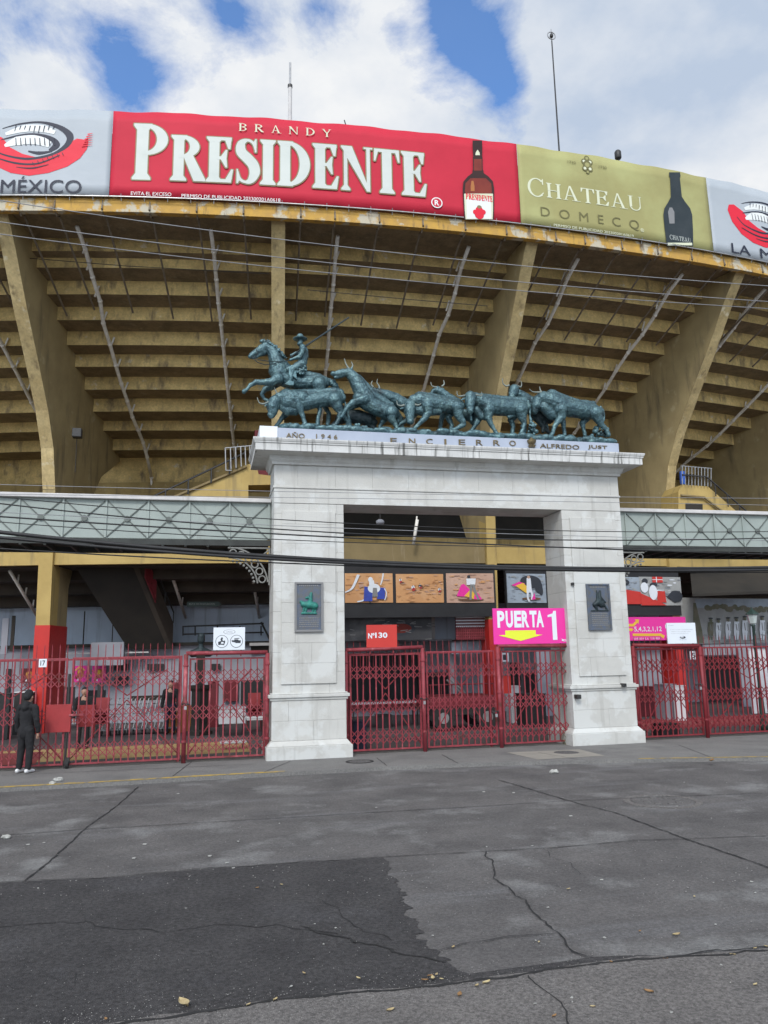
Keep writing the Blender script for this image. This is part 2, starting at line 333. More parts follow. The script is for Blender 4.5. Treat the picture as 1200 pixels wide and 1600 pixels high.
M['cloth'] = mat('black_cloth', (.010, .010, .012), (.016, .016, .018), 12, .9, .3, 60)
M['clothb'] = mat('dark_blue_cloth', (.018, .022, .045), (.012, .015, .03), 12, .9, .3, 60)
M['shoe'] = mat('white_shoe_leather', (.74, .74, .74), (.66, .66, .66), 8, .6)
M['leaf'] = mat('dry_leaf', (.48, .40, .22), (.30, .22, .11), 14, .8)
M['paper'] = mat('pale_litter', (.42, .42, .39), (.28, .28, .26), 10, .8)
M['sand'] = mat('sand_photo', (.62, .33, .14), (.52, .26, .11), 1.2, .6, blot=(.66, .42, .24))
M['rose'] = mat('rosy_sand_photo', (.55, .36, .27), (.46, .28, .2), 1.5, .6)
M['slate'] = mat('blue_grey_photo', (.34, .40, .46), (.25, .29, .34), 2, .6)
M['pb'] = mat('blue_photo_ink', (.03, .07, .42), (.03, .05, .3), 6, .6)
M['weed'] = mat('dry_weed', (.16, .13, .06), (.09, .09, .04), 20, .9)
M['lampg'] = mat('dark_green_lamp_iron', (.03, .055, .045), (.02, .04, .035), 4, .5)
M['glass'] = mat('frosted_lamp_glass', (.45, .5, .48), (.4, .45, .43), 4, .2)
M['mural'] = mat('faded_mural_print', (.36, .37, .36), (.26, .265, .26), 1.2, .7, blot=(.46, .48, .48))
M['muralt'] = mat('sepia_mural_print', (.20, .18, .13), (.11, .12, .07), 2.5, .7)
M['dkph'] = mat('dark_aerial_print', (.07, .07, .075), (.04, .04, .045), 1.5, .7, blot=(.15, .15, .15))
M['rubber'] = mat('tyre_rubber', (.02, .02, .02), (.03, .03, .03), 8, .9)
M['bluep'] = mat('bright_blue_plastic', (.04, .12, .5), (.03, .1, .42), 3, .6)
M['dimst'] = mat('dark_brown_concrete', (.075, .06, .045), (.045, .036, .028), 1.2, .9, .2, 25)  # dark brown for the lower underside and ramp parapet
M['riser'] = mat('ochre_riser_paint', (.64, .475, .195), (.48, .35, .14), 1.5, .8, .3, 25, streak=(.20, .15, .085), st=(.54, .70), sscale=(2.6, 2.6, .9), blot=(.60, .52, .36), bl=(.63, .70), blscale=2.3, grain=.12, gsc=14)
M['soffit'] = mat('shaded_soffit_concrete', (.29, .225, .14), (.19, .15, .095), 1.6, .9, .3, 25, blot=(.30, .25, .17), bl=(.60, .70), blscale=2.0, grain=.12, gsc=12)  # underside shade put into the colour: darker counterpart of the riser tone
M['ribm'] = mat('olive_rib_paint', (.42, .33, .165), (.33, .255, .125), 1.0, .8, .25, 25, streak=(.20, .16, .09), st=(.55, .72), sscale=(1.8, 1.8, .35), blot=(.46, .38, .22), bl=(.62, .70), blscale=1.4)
M['leafb'] = mat('brown_dry_leaf', (.30, .17, .07), (.18, .10, .04), 14, .8)
M['grit'] = mat('pale_road_grit', (.30, .29, .27), (.16, .155, .15), 30, .9)
M['ribface'] = mat('lit_ochre_rib_face', (.56, .44, .22), (.44, .33, .15), 1.2, .8, .3, 25, streak=(.24, .18, .09), st=(.55, .70), sscale=(3.5, 3.5, .4), blot=(.62, .54, .36), bl=(.62, .70), blscale=2, grain=.1, gsc=12)
M['sand2'] = mat('raked_sand_photo', (.50, .25, .10), (.44, .20, .08), 3, .6)
M['rose2'] = mat('trodden_rose_sand', (.44, .27, .20), (.38, .22, .16), 3, .6)
M['slate2'] = mat('grey_sand_photo', (.24, .27, .30), (.18, .20, .23), 3, .6)
M['umber'] = mat('printed_umber', (.16, .08, .04), (.12, .06, .03), 3, .6)
# ------------------------------------------------------------------ ground, road, pavements
RZ = -.08
def struct(name, mb, m, **k):
    o = mb.build(name, m, None, **k); o['kind'] = 'structure'; return o
struct('ground', MB().box(-150, 160, -60, 200, -.6, RZ-.02), M['road'])
struct('road', MB().box(-90, 110, 1.0, 20, RZ-.012, RZ), M['road'])
kp = [gr(x, y, 0) for x, y in ((-200, 1243), (0, 1231), (150, 1223), (300, 1214), (450, 1206), (600, 1198), (800, 1190), (1000, 1186), (1200, 1183), (1400, 1184))]
kp = [kp[0]-np.array([60, .8, 0])]+kp+[kp[-1]+np.array([60, -3, 0])]
top = kp+[np.array([90, 70, 0]), np.array([-70, 70, 0])]
struct('pavement', MB().prism([p+np.array([0, 0, -.2]) for p in top], (0, 0, .2)), M['walk'], tri=True)
def ribbon(pts, w, z0, z1, jit=0, wv=0):
    mb = MB(); P = []
    for a, b in zip(pts, pts[1:]):
        a, b = np.array(a, float), np.array(b, float); n = max(2, int(np.linalg.norm(b-a)/.06)) if jit or wv else 2
        for i in range(n): P.append(a+(b-a)*i/n)
    P.append(np.array(pts[-1], float)); P = np.array(P)[:, :2]
    if jit:
        e_ = rng.normal(0, jit, P.shape); e_ = (e_+np.roll(e_, 1, 0)+np.roll(e_, 2, 0))/1.5; P += e_
    D = np.gradient(P, axis=0); D /= np.linalg.norm(D, axis=1)[:, None]+1e-9; Nn = np.c_[-D[:, 1], D[:, 0]]
    k = len(P); Wd = w*(1+wv*rng.uniform(-1, 1, k)); Wd[0] *= .3; Wd[-1] *= .3
    A = P+Nn*Wd[:, None]/2; B = P-Nn*Wd[:, None]/2
    vs = [(*p, z1) for p in A]+[(*p, z1) for p in B]
    mb.add(vs, [(i, i+1, k+i+1, k+i) for i in range(k-1)]); return mb
# painted kerb edge
yk = [p for p in kp[1:6]]
struct('kerb_line', ribbon([p+np.array([0, .09, 0]) for p in yk], .16, 0, .004, 0, .12), M['yellow'])
struct('kerb_line', ribbon([p+np.array([0, .07, 0]) for p in (kp[-4], kp[-3], kp[-2])], .10, 0, .004, 0, .2), M['yellow'])
def g2(pts, z=RZ): return [gr(x, y, z) for x, y in pts]
# asphalt patch with ragged edge
edge = g2([(-260, 1398), (0, 1380), (130, 1374), (200, 1370), (330, 1357), (470, 1348), (600, 1340)])
rag = g2([(604, 1345), (612, 1358), (606, 1366), (618, 1376), (622, 1388), (634, 1396), (626, 1408), (640, 1418), (634, 1430), (650, 1442), (655, 1456), (650, 1468), (668, 1474), (676, 1486), (692, 1496), (705, 1506), (712, 1518)])
tail = g2([(735, 1524), (800, 1514), (860, 1506), (930, 1496), (1000, 1493), (1042, 1495), (1000, 1500), (940, 1506), (880, 1516), (800, 1527), (740, 1534), (700, 1540), (640, 1548), (560, 1552), (480, 1560), (360, 1576), (250, 1592), (120, 1614), (-100, 1650), (-500, 1700)])
jag = []
for p0_, p1_ in zip(rag, rag[1:]):
    for t_ in (0, .2, .4, .6, .8): jag.append(p0_*(1-t_)+p1_*t_+np.array([*rng.normal(0, .022, 2), 0]))
pt = [p+np.array([*rng.normal(0, .012, 2), .006]) for p in edge+jag+tail]
struct('asphalt_patch', MB().poly(pt), M['patch'], tri=True)
# near pavement strip
nb = g2([(-700, 1760), (-100, 1648), (120, 1612), (250, 1590), (360, 1574), (480, 1558), (560, 1550), (640, 1546), (700, 1538), (740, 1532), (800, 1525), (880, 1514), (940, 1505), (1000, 1498), (1100, 1494), (1200, 1484), (1500, 1466)])
dense = []
for a, b in zip(nb, nb[1:]):
    n = max(1, int(np.linalg.norm(b-a)/.15)); dense += [a+(b-a)*i/n+np.array([*rng.normal(0, .008, 2), 0]) for i in range(n)]
nb = dense+[nb[-1]]
struct('near_pavement', MB().prism([p+np.array([0, 0, -.10]) for p in nb+[np.array([40, 3, RZ]), np.array([40, -4, RZ]), np.array([-30, -4, RZ]), np.array([-30, 3, RZ])]], (0, 0, .115)), M['near'], tri=True)
CR = [([(-60, 1312), (0, 1306), (130, 1297), (300, 1287), (600, 1269), (760, 1260), (885, 1252), (1130, 1242), (1260, 1238)], .022, .004),
      ([(38, 1378), (90, 1336), (135, 1294), (180, 1262), (216, 1230)], .030, .005),
      ([(600, 1340), (760, 1331), (870, 1325), (990, 1314), (1090, 1311), (1260, 1304)], .020, .004),
      ([(-60, 1384), (0, 1380), (130, 1374), (200, 1370), (330, 1357), (470, 1348), (600, 1340)], .022, .012),
      ([(778, 1219), (850, 1240), (900, 1255), (960, 1270), (1070, 1311), (1200, 1356), (1290, 1385)], .030, .006),
      ([(758, 1331), (770, 1350), (772, 1375), (800, 1395), (828, 1418), (845, 1438), (868, 1458), (895, 1488), (925, 1498)], .020, .014),
      ([(-20, 1453), (60, 1444), (140, 1441), (150, 1448), (200, 1453), (262, 1457), (340, 1448), (440, 1450), (490, 1456), (530, 1462)], .014, .016),
      ([(470, 1450), (510, 1460), (560, 1475), (610, 1482), (650, 1500), (690, 1508)], .030, .03),
      ([(500, 1405), (520, 1418), (545, 1438), (580, 1458), (620, 1470)], .012, .02), ([(680, 1486), (740, 1474), (800, 1465), (868, 1461)], .014, .01),
      ([(850, 1326), (864, 1340), (890, 1350), (905, 1370)], .007, .014), ([(20, 1500), (60, 1530), (118, 1520), (112, 1545)], .006, .02),
      ([(1030, 1500), (1110, 1489), (1200, 1482), (1280, 1478)], .03, .014)]
for i, (p, w, j) in enumerate(CR): struct('road_crack', ribbon(g2(p), w*.75, 0, RZ+.010+i*.0004, j, .5), M['tar'])
for p, w in (([(822, 1524), (845, 1545), (866, 1560), (884, 1580), (888, 1610)], .012), ([(60, 1630), (120, 1612), (250, 1590), (360, 1574), (480, 1558), (560, 1550), (640, 1546), (700, 1538), (740, 1532), (800, 1525), (880, 1514), (940, 1505), (1000, 1498), (1100, 1494), (1200, 1484)], .03)):
    struct('pavement_crack', ribbon(g2(p, RZ+.015), w, 0, RZ+.019, .012, .5), M['tar'])
for p in ([(455, 1189), (412, 1207)], [(588, 1184), (605, 1197)], [(690, 1179), (716, 1193)], [(840, 1176), (905, 1187)], [(0, 1212), (400, 1194)], [(300, 1190), (270, 1213)], [(1060, 1164), (1110, 1183)]):
    struct('pavement_joint', ribbon(g2(p, 0), .018, 0, .005, .003, .3), M['tar'])
struct('concrete_repair', MB().poly([p+np.array([0, 0, .005]) for p in g2([(792, 1176), (905, 1171), (945, 1181), (840, 1187)], 0)]), M['light'], tri=True)
def cover(name, label, cx, cy, r, z, ringm, group=None, slots=8):
    c = gr(cx, cy, z); t = thing(name, label, 'manhole cover' if r > .4 else 'drain cover', c, group)
    MB().lathe(c, [(r*1.25, -.02), (r*1.25, .006), (r*1.05, .009), (r*1.02, -.02)], 40).build('collar', ringm, t)
    b = MB(); b.lathe(c, [(r, -.03), (r, .004), (r*.93, .012), (r*.9, .008), (.01, .008)], 40)
    for i in range(slots):
        a = i*2*math.pi/slots; b.ball(c+np.array([r*.55*math.cos(a), r*.55*math.sin(a), .008]), .06*r/.4, 8, 4, (1, 1, .25))
    b.build('lid', M['road'], t, True)
    return t
cover('manhole_cover', 'large round iron manhole cover set in a pale ring in the road', 1035, 1252, .50, RZ, M['near'])
cover('drain_cover', 'small dark drain cover in the pavement beside the left pillar', 562, 1190, .26, 0, M['tar'])
cover('drain_cover', 'small dark drain cover in the light concrete by the right pillar', 885, 1176, .30, 0, M['light'])
# litter
LV = [(287, 1571, .10), (708, 1481, .035), (718, 1556, .05), (760, 1537, .055), (610, 1580, .045), (1014, 1551, .05), (888, 1390, .035), (1057, 1462, .055), (672, 1526, .035), (926, 1574, .028), (1180, 1540, .035), (866, 1589, .035), (1145, 1493, .035), (560, 1530, .035), (1112, 1190, .16),
      (676, 1530, .045), (682, 1524, .03), (664, 1533, .04), (745, 1541, .03), (690, 1531, .025), (1040, 1499, .03), (1180, 1483, .03), (1198, 1480, .03), (955, 1504, .025), (430, 1563, .035), (388, 1571, .03), (165, 1594, .03), (475, 1522, .03), (1085, 1402, .03), (1000, 1456, .028), (842, 1473, .025), (440, 1383, .03), (402, 1388, .03)]
def leaf(px, py, s, z):
    c = gr(px, py, z); a = random.uniform(0, 6.28); b = MB(); n = 7
    up = []; dn = []
    for i in range(n+1):
        t = i/n; w = .24*math.sin(math.pi*t)**.8; cur = .10*math.sin(t*5+a)
        up.append((t-.5, w+cur*.3, .10+1.1*(t-.5)**2+.5*w)); dn.append((t-.5, -w+cur*.3, .10+1.1*(t-.5)**2+.7*w))
    mid = [(t_[0], 0, .06+.2*t_[0]**2) for t_ in up]
    f = lambda q: (c[0]+s*(q[0]*math.cos(a)-q[1]*math.sin(a)), c[1]+s*(q[0]*math.sin(a)+q[1]*math.cos(a)), c[2]+.004+s*q[2]*.6)
    b.add([f(q) for q in up+mid+dn], [(i, i+1, n+2+i, n+1+i) for i in range(n)]+[(n+1+i, n+2+i, 2*n+3+i, 2*n+2+i) for i in range(n)])
    return b
for i, (x, y, s) in enumerate(LV):
    z = 0 if y < 1200 else (RZ+.016 if y > 1500 else RZ+.008)
    o = leaf(x, y, s*1.45, z).build('leaf', M['leafb'] if i % 3 == 2 else M['leaf'], None, True)
    tag(o, 'curled dry yellow leaf lying on the grey ground', 'leaf', 'dry leaves scattered on the road and pavement')
tag(bpy.data.objects['leaf'], 'longest pale dry leaf on the dark asphalt near the bottom edge'); del bpy.data.objects['leaf']['group']
rs = random.Random(3)
for i in range(46):
    x, y = rs.uniform(10, 1190), rs.uniform(1215, 1590); z = RZ+.016 if y > 1535 else RZ+.008
    c = gr(x, y, z); b = MB(); s = rs.uniform(.008, .022)*(1 if y > 1350 else 1.6)
    k = rs.randint(4, 6); an = sorted(rs.uniform(0, 6.28) for _ in range(k))
    b.prism([c+np.array([s*math.cos(a), s*math.sin(a)*.8, .001]) for a in an], (rs.uniform(-.003, .003), 0, s*.35))
    tag(b.build('litter_scrap', M['paper']), 'tiny pale scrap of litter lying on the road', 'litter', 'litter scraps scattered over the road')
gb = MB(); g3 = random.Random(8)
for i in range(2600):
    if i < 1100:
        k = g3.random(); x = -50+1300*k; y = (1600-(x-120)*.115 if x < 640 else 1540-(x-640)*.1)+g3.gauss(0, 14); 
    else: x, y = g3.uniform(-50, 1250), g3.uniform(1212, 1600)
    z = RZ+.016 if y > 1535 else RZ+.008
    c_ = gr(x, min(y, 1640), z); s = g3.uniform(.0025, .0065)*(1 if y > 1400 else 1.7)
    gb.add([c_+np.array([s, 0, 0]), c_+np.array([-s*.5, s*.8, 0]), c_+np.array([-s*.6, -s*.7, 0]), c_+np.array([0, 0, s*.9])], [(0, 1, 3), (1, 2, 3), (2, 0, 3)])
tag(gb.build('road_grit', M['grit']), 'pale grit and tiny stones strewn over the road', 'grit', kind='stuff')
for x, y, s in ((866, 1208, .10), (90, 1221, .10), (82, 1225, .07), (10, 1310, .07)):
    c = gr(x, y, RZ if y < 1216 or y > 1240 else 0); b = MB().ball(c+np.array([0, 0, s*.3]), s, 9, 6, (1, .7, .4))
    b.v = [tuple(np.array(v)+rng.normal(0, s*.12, 3)) for v in b.v]
    tag(b.build('crumpled_paper', M['paper']), 'crumpled pale paper lying at the kerb side', 'litter', 'crumpled papers by the kerb')

# ------------------------------------------------------------------ stadium
ST = thing('stadium', 'huge ochre concrete bullring stand with curved ribs behind the white arch', 'stadium', (9.37, 28, 0))
PROF = [(68, 10.21), (68, 11.05), (69.33, 11.05), (69.33, 11.62), (70.62, 11.62), (70.62, 12.10), (71.89, 12.10), (71.89, 12.58), (72.97, 12.58), (72.97, 13.1), (74.05, 13.1), (74.05, 13.62), (74.95, 13.62), (74.95, 14.12), (75.94, 14.12), (75.94, 14.64), (76.92, 14.64), (76.92, 15.12), (77.85, 15.12), (77.85, 15.62), (78.6, 15.62), (78.6, 16.12), (80.22, 16.12)]
# exact levels solved from the photograph
_r = [68, 69.33, 70.62, 71.89, 72.97, 74.05, 74.95, 75.94, 76.92, 77.85, 78.29]; _z = [10.21, 11.40, 11.90, 12.33, 12.88, 13.41, 13.91, 14.45, 14.96, 15.47, 15.83, 16.30]
PROF = []
for i, r_ in enumerate(_r): PROF += [(r_, _z[i]), (r_, _z[i+1])]
PROF.append((80.24, 16.30))
SP = 6.13; A0 = -5.33
RIBS = [A0+SP*k for k in range(-5, 7)]
AZ = [A0+SP*(-5.5)+SP*.25*i for i in range(4*12+1)]
def sweep(prof, azs, closed=False):
    k = len(prof); vs = [pol(a, r, z) for a in azs for r, z in prof]; fs = []
    for i in range(len(azs)-1):
        for j in range(k if closed else k-1):
            q = (j+1) % k; fs.append((i*k+j, i*k+q, (i+1)*k+q, (i+1)*k+j))
    mb = MB().add(vs, fs)
    if closed: mb.f += [tuple(range(k)), tuple((len(azs)-1)*k+j for j in range(k))]
    return mb
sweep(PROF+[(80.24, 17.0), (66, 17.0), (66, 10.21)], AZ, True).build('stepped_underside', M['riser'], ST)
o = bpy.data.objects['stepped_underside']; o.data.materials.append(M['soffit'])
for f in o.data.polygons: f.material_index = 1 if abs(f.normal.z) > .7 else 0  # level faces take the tone with shade painted in
sweep([(80.22, 15.98), (80.42, 15.98), (80.42, 16.42), (80.22, 16.42)], AZ, True).build('rim_beam', M['rim'], ST, bevel=.01)
sweep([(79.6, 16.44), (80.1, 16.44), (80.1, 18.9), (79.6, 18.9)], AZ, True).build('parapet', M['wallg'], ST)
OUT = [(80.15, 16.2), (79.4, 15.3), (78.3, 13.75), (77.2, 12.35), (76.2, 11.0), (75.55, 9.8), (75.2, 8.4), (75.05, 6.6), (75.0, 0)]
INN = [(73.2, 0), (73.0, 5.0), (72.2, 8.0), (70.6, 9.9), (68.2, 11.2), (70.62, 12.6), (73.0, 13.6), (76, 15.2), (78.3, 16.4)]
def rib(a, w0=.56, ri=73.2):
    n = len(OUT); mb = MB(); fr = []; ll = []
    pr = OUT+[(max(ri, 73.2), 0), (max(ri, 73.0), 5.0)]+INN[2:]; th = []
    for r_, z_ in pr:
        w = min(.44, w0+.06) if z_ > 8 else w0
        th.append(w/2/r_*57.2958)
    A = [pol(a-t, r_, z_) for (r_, z_), t in zip(pr, th)]; B = [pol(a+t, r_, z_) for (r_, z_), t in zip(pr, th)]
    m = len(pr); mb.add(A+B, [tuple(range(m)), tuple(range(m, 2*m))[::-1]]+[(i, (i+1) % m, (i+1) % m+m, i+m) for i in range(m)])
    return mb
for i, a in enumerate(RIBS):
    w0, ri = (.36, 74.2) if i in (6, 7) else (.46, 73.5)
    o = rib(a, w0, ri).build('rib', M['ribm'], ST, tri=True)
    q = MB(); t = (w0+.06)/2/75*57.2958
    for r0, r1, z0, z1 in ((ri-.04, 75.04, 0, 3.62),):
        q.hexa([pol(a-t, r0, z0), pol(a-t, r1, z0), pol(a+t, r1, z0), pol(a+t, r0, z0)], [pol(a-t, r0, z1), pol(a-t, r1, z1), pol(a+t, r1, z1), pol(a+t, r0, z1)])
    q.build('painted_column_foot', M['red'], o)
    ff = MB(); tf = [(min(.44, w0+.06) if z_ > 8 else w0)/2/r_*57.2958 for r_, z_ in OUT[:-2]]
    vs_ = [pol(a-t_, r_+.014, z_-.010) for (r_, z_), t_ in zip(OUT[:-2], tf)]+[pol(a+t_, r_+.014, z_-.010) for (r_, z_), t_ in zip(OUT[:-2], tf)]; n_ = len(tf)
    ff.add(vs_, [(k_, k_+1, n_+k_+1, n_+k_) for k_ in range(n_-1)]); ff.build('rib_face', M['ribface'], o)  # front strip coloured lighter to stand for light falling on the rib
    f = MB(); t2 = (w0+.02)/2/75*57.2958
    f.hexa([pol(a-t2, 74.4, 3.62), pol(a-t2, 75.035, 3.62), pol(a+t2, 75.035, 3.62), pol(a+t2, 74.4, 3.62)], [pol(a-t2, 74.4, 8.2), pol(a-t2, 75.2, 8.2), pol(a+t2, 75.2, 8.2), pol(a+t2, 74.4, 8.2)])
    f.build('column_face', M['goldb'], o)
# ring beams and gallery, bay by bay
for i, (a, b) in enumerate(zip(RIBS, RIBS[1:])):
    e = .16; az = [a+e, (a+b)/2, b-e]
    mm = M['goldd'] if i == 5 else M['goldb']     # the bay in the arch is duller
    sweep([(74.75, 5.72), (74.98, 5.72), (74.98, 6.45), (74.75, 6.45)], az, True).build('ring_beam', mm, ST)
sweep([(66, 5.95), (74.7, 5.95), (74.7, 6.2), (66, 6.2)], AZ, True).build('gallery_floor', M['goldd'], ST)
sweep([(67.2, 6.2), (67.4, 6.2), (67.4, 10.2), (67.2, 10.2)], AZ, True).build('gallery_wall', M['dark'], ST)
sweep([(69.5, 6.2), (69.7, 6.2), (69.7, 6.78), (69.5, 6.78)], AZ, True).build('gallery_dado', M['goldd'], ST)
sweep([(69.5, 7.0), (69.7, 7.0), (69.7, 7.5), (69.5, 7.5)], AZ, True).build('gallery_dado', M['gold'], ST)
sweep([(68.0, 9.3), (68.25, 9.3), (68.25, 10.20), (68.0, 10.20)], AZ, True).build('gallery_lintel', M['gold'], ST)
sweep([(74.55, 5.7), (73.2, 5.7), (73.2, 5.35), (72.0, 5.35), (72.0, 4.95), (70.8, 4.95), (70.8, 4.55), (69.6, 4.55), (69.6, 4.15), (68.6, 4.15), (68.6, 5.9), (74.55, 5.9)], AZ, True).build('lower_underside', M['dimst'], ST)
sweep([(71.2, 0), (71.4, 0), (71.4, 2.9), (71.2, 2.9)], AZ, True).build('ground_floor_wall', M['wallg'], ST)
sweep([(69.6, 2.9), (71.6, 2.9), (71.6, 3.02), (69.6, 3.02)], AZ, True).build('ledge', M['dark'], ST)
sweep([(69.9, 3.02), (70.1, 3.02), (70.1, 4.9), (69.9, 4.9)], AZ, True).build('upper_wall', M['wallb'], ST)
# drain pipes down the underside, kinked like the real ones
EDGE = [(_r[i+1] if i+1 < len(_r) else 79.5, _z[i+1]) for i in range(11)]
def drain(a, top=79.3, stubs=True, low=False):
    p = []; b = MB(); lo = (68.45, 10.0)
    kink = random.choice((0, 0, 1))
    def pt(r_, off=.13):
        z_ = np.interp(r_, [q[0] for q in [(68, 10.25)]+EDGE], [q[1] for q in [(68, 10.25)]+EDGE]); return r_+off*.5, z_-off
    for r_ in np.linspace(68.3, top, 14):
        da = (.10 if kink and r_ > 76.2 else 0)+random.uniform(-.012, .012); q = pt(r_); p.append(pol(a+da, q[0], q[1]))
    b.tube(p, .068, 8)
    for i in range(0, 13): b.ball(p[i], .088, 8, 5)
    for r_, z_ in EDGE[:-1]:
        if r_ < top-.6:
            q = pt(r_); b.tube([pol(a, q[0], q[1]), pol(a+.10, q[0]+.02, q[1]+.40)], .036, 6)
    b.tube([p[0], p[0]+np.array([0, .15, -.25]), p[0]+np.array([0, .4, -1.2])], .05, 8)
    return b
for k in range(len(RIBS)-1):
    for f in (.23, .745):
        drain(RIBS[k]+SP*f).build('drain_pipe', M['pipe'], ST, True)
for k in range(len(RIBS)-1):
    for j in range(6):
        a = RIBS[k]+SP*(j+.13)/6+.12
        if j == 0: a += .25
        b = MB(); r1 = 76.3+random.uniform(-.25, .15)
        b.tube([pol(a, 80.0, 16.05), pol(a+random.uniform(-.03, .03), r1, float(np.interp(r1, [q[0] for q in EDGE], [q[1] for q in EDGE]))-.10)], .036, 5)
        b.tube([pol(a, 80.36, 16.5), pol(a, 80.46, 16.05), pol(a, 80.2, 15.93)], .03, 5)
        b.build('hanger_rod', M['rod'], ST)
# thin clutter cable lines clipped to the underside
for pts in ([(0, 402), (200, 418), (420, 430)], [(480, 455), (640, 470), (760, 480)]):
    MB().tube([pol(ondrum(x, y, 78.3)[0], 78.4, ondrum(x, y, 78.3)[1]) for x, y in pts], .012, 5).build('conduit', M['iron'], ST)
# lower drain pipes under the gallery
for x0, y0, x1, y1 in ((15, 892, 62, 970), (265, 888, 290, 965), (392, 885, 405, 965), (652, 812, 646, 850)):
    p0, p1 = at(x0, y0, 30), at(x1, y1, 32.5)
    if y0 < 850: p0, p1 = at(x0, y0, 26.9), at(x1, y1, 27.0)
    b = MB().tube([p0, p1], .06, 8)
    for t in (.25, .5, .75): c = p0+(p1-p0)*t; b.tube([c, c+np.array([.03, 0, .35])], .03, 6)
    b.build('drain_pipe', M['pipe'], ST, True)
# gallery stairs, gold flank with sloping rail
def stairs(pp, Y, th, name='gallery_stair'):
    P = [at(x, y, Y) for x, y in pp]; return MB().prism(P, (0, th, 0)).build(name, M['goldb'], ST, tri=True)
s1 = stairs([(270, 782), (385, 726), (400, 723), (404, 741), (430, 744), (430, 757), (388, 758), (388, 782)], 27.2, 1.3)
MB().tube([at(264, 780, 27.15), at(385, 729, 27.15), at(392, 744, 27.15), at(398, 745, 27.15)][:2], .05, 6).build('string_moulding', M['goldd'], s1)
b = MB(); b.tube([at(205, 792, 27.1), at(384, 707, 27.1)], .035, 6)
for t in (.1, .3, .5, .7, .86): c = at(205+179*t, 792-85*t, 27.1); b.tube([c, c+np.array([0, 0, -.52])], .03, 6)
b.build('handrail', M['iron'], s1)
b = MB()
for x in (353, 361, 369, 377, 384, 391): b.tube([at(x, 735-(x-353)*.25, 27.0), at(x-1, 700-(x-353)*.07, 27.0)], .022, 6)
b.tube([at(352, 700, 27.0), at(397, 696, 27.0)], .022, 6); b.tube([at(353, 735, 27.0), at(362, 735, 27.0)], .022, 6)
b.build('guard_cage', M['steel'], s1)
s2 = stairs([(1060, 800), (1060, 768), (1066, 757), (1106, 760), (1152, 800)], 26.3, 1.2)
MB().hexa([at(1071, 797, 26.28), at(1098, 798, 26.28), at(1098, 798, 26.29), at(1071, 797, 26.29)], [at(1071, 786, 26.28), at(1098, 787, 26.28), at(1098, 787, 26.29), at(1071, 786, 26.29)]).build('opening', M['dark'], s2)
MB().tube([at(1064, 774, 26.2), at(1100, 777, 26.2), at(1134, 803, 26.2)], .05, 6).build('string_moulding', M['goldd'], s2)
b = MB()
for x in range(1066, 1113, 5): b.tube([at(x, 758+(x-1066)*.05, 26.2), at(x, 728+(x-1066)*.09, 26.2)], .018, 6)
b.tube([at(1065, 728, 26.2), at(1112, 732, 26.2)], .02, 6)
b.build('guard_cage', M['steel'], s2)
b = MB().tube([at(1066, 742, 26.1), at(1104, 745, 26.1), at(1168, 800, 26.1)], .035, 6)
for t in (.2, .5, .8): c = at(1104+64*t, 745+55*t, 26.1); b.tube([c, c+np.array([0, 0, -.5])], .025, 6)
b.build('handrail', M['iron'], s2)
MB().box(*sorted((at(1064, 742, 26.8)[0], at(1070, 742, 26.8)[0])), 26.8, 26.9, at(1064, 756, 26.8)[2], at(1064, 736, 26.8)[2]).build('blue_panel', M['bluep'], s2)
MB().box(at(398, 700, 28)[0], at(432, 700, 28)[0], 28, 29.5, at(398, 745, 28)[2], at(398, 672, 28)[2]).build('maroon_cabin', M['maroon'], ST)
# dark stair ramp to the ground, left
bt = [at(200, 1014, 31.2), at(262, 1014, 31.2)]; tp = [at(118, 886, 29.3), at(207, 884, 29.3)]
u = np.array([0, 0, .35])
rp_ = MB().hexa([bt[0], bt[1], tp[1], tp[0]], [bt[0]+u, bt[1]+u, tp[1]+u, tp[0]+u]).build('stair_ramp', M['dark'], ST)
w_ = np.array([.18, 0, 0]); h_ = np.array([0, 0, 1.0])
MB().hexa([bt[1], bt[1]+w_, tp[1]+w_, tp[1]], [bt[1]+h_, bt[1]+w_+h_, tp[1]+w_+h_, tp[1]+h_]).build('parapet', M['dimst'], rp_)
q0, q1 = tp[1]*.82+bt[1]*.18, tp[1]*.52+bt[1]*.48
MB().hexa([q0+w_*1.02+h_*.15, q0+w_*1.2+h_*.15, q1+w_*1.2+h_*.15, q1+w_*1.02+h_*.15], [q0+w_*1.02+h_*.95, q0+w_*1.2+h_*.95, q1+w_*1.2+h_*.95, q1+w_*1.02+h_*.95]).build('pink_banner', M['gatem'], rp_)
b = MB().tube([tp[1]+w_+h_*1.4, bt[1]+w_+h_*1.4], .03, 6)
for t in (0, .25, .5, .75, 1): c = tp[1]*(1-t)+bt[1]*t+w_+h_; b.tube([c, c+h_*.4], .025, 6)
b.build('handrail', M['iron'], rp_)
MB().box(at(192, 1, 30.9)[0], at(236, 1, 30.9)[0], 30.9, 31.4, 2.2, at(200, 1003, 30.9)[2]).build('stair_base', M['wallg'], ST)
walldepth = lambda px: float(pol(ondrum(px, 1060, 71.5)[0], 71.5, 0)[1])-.1
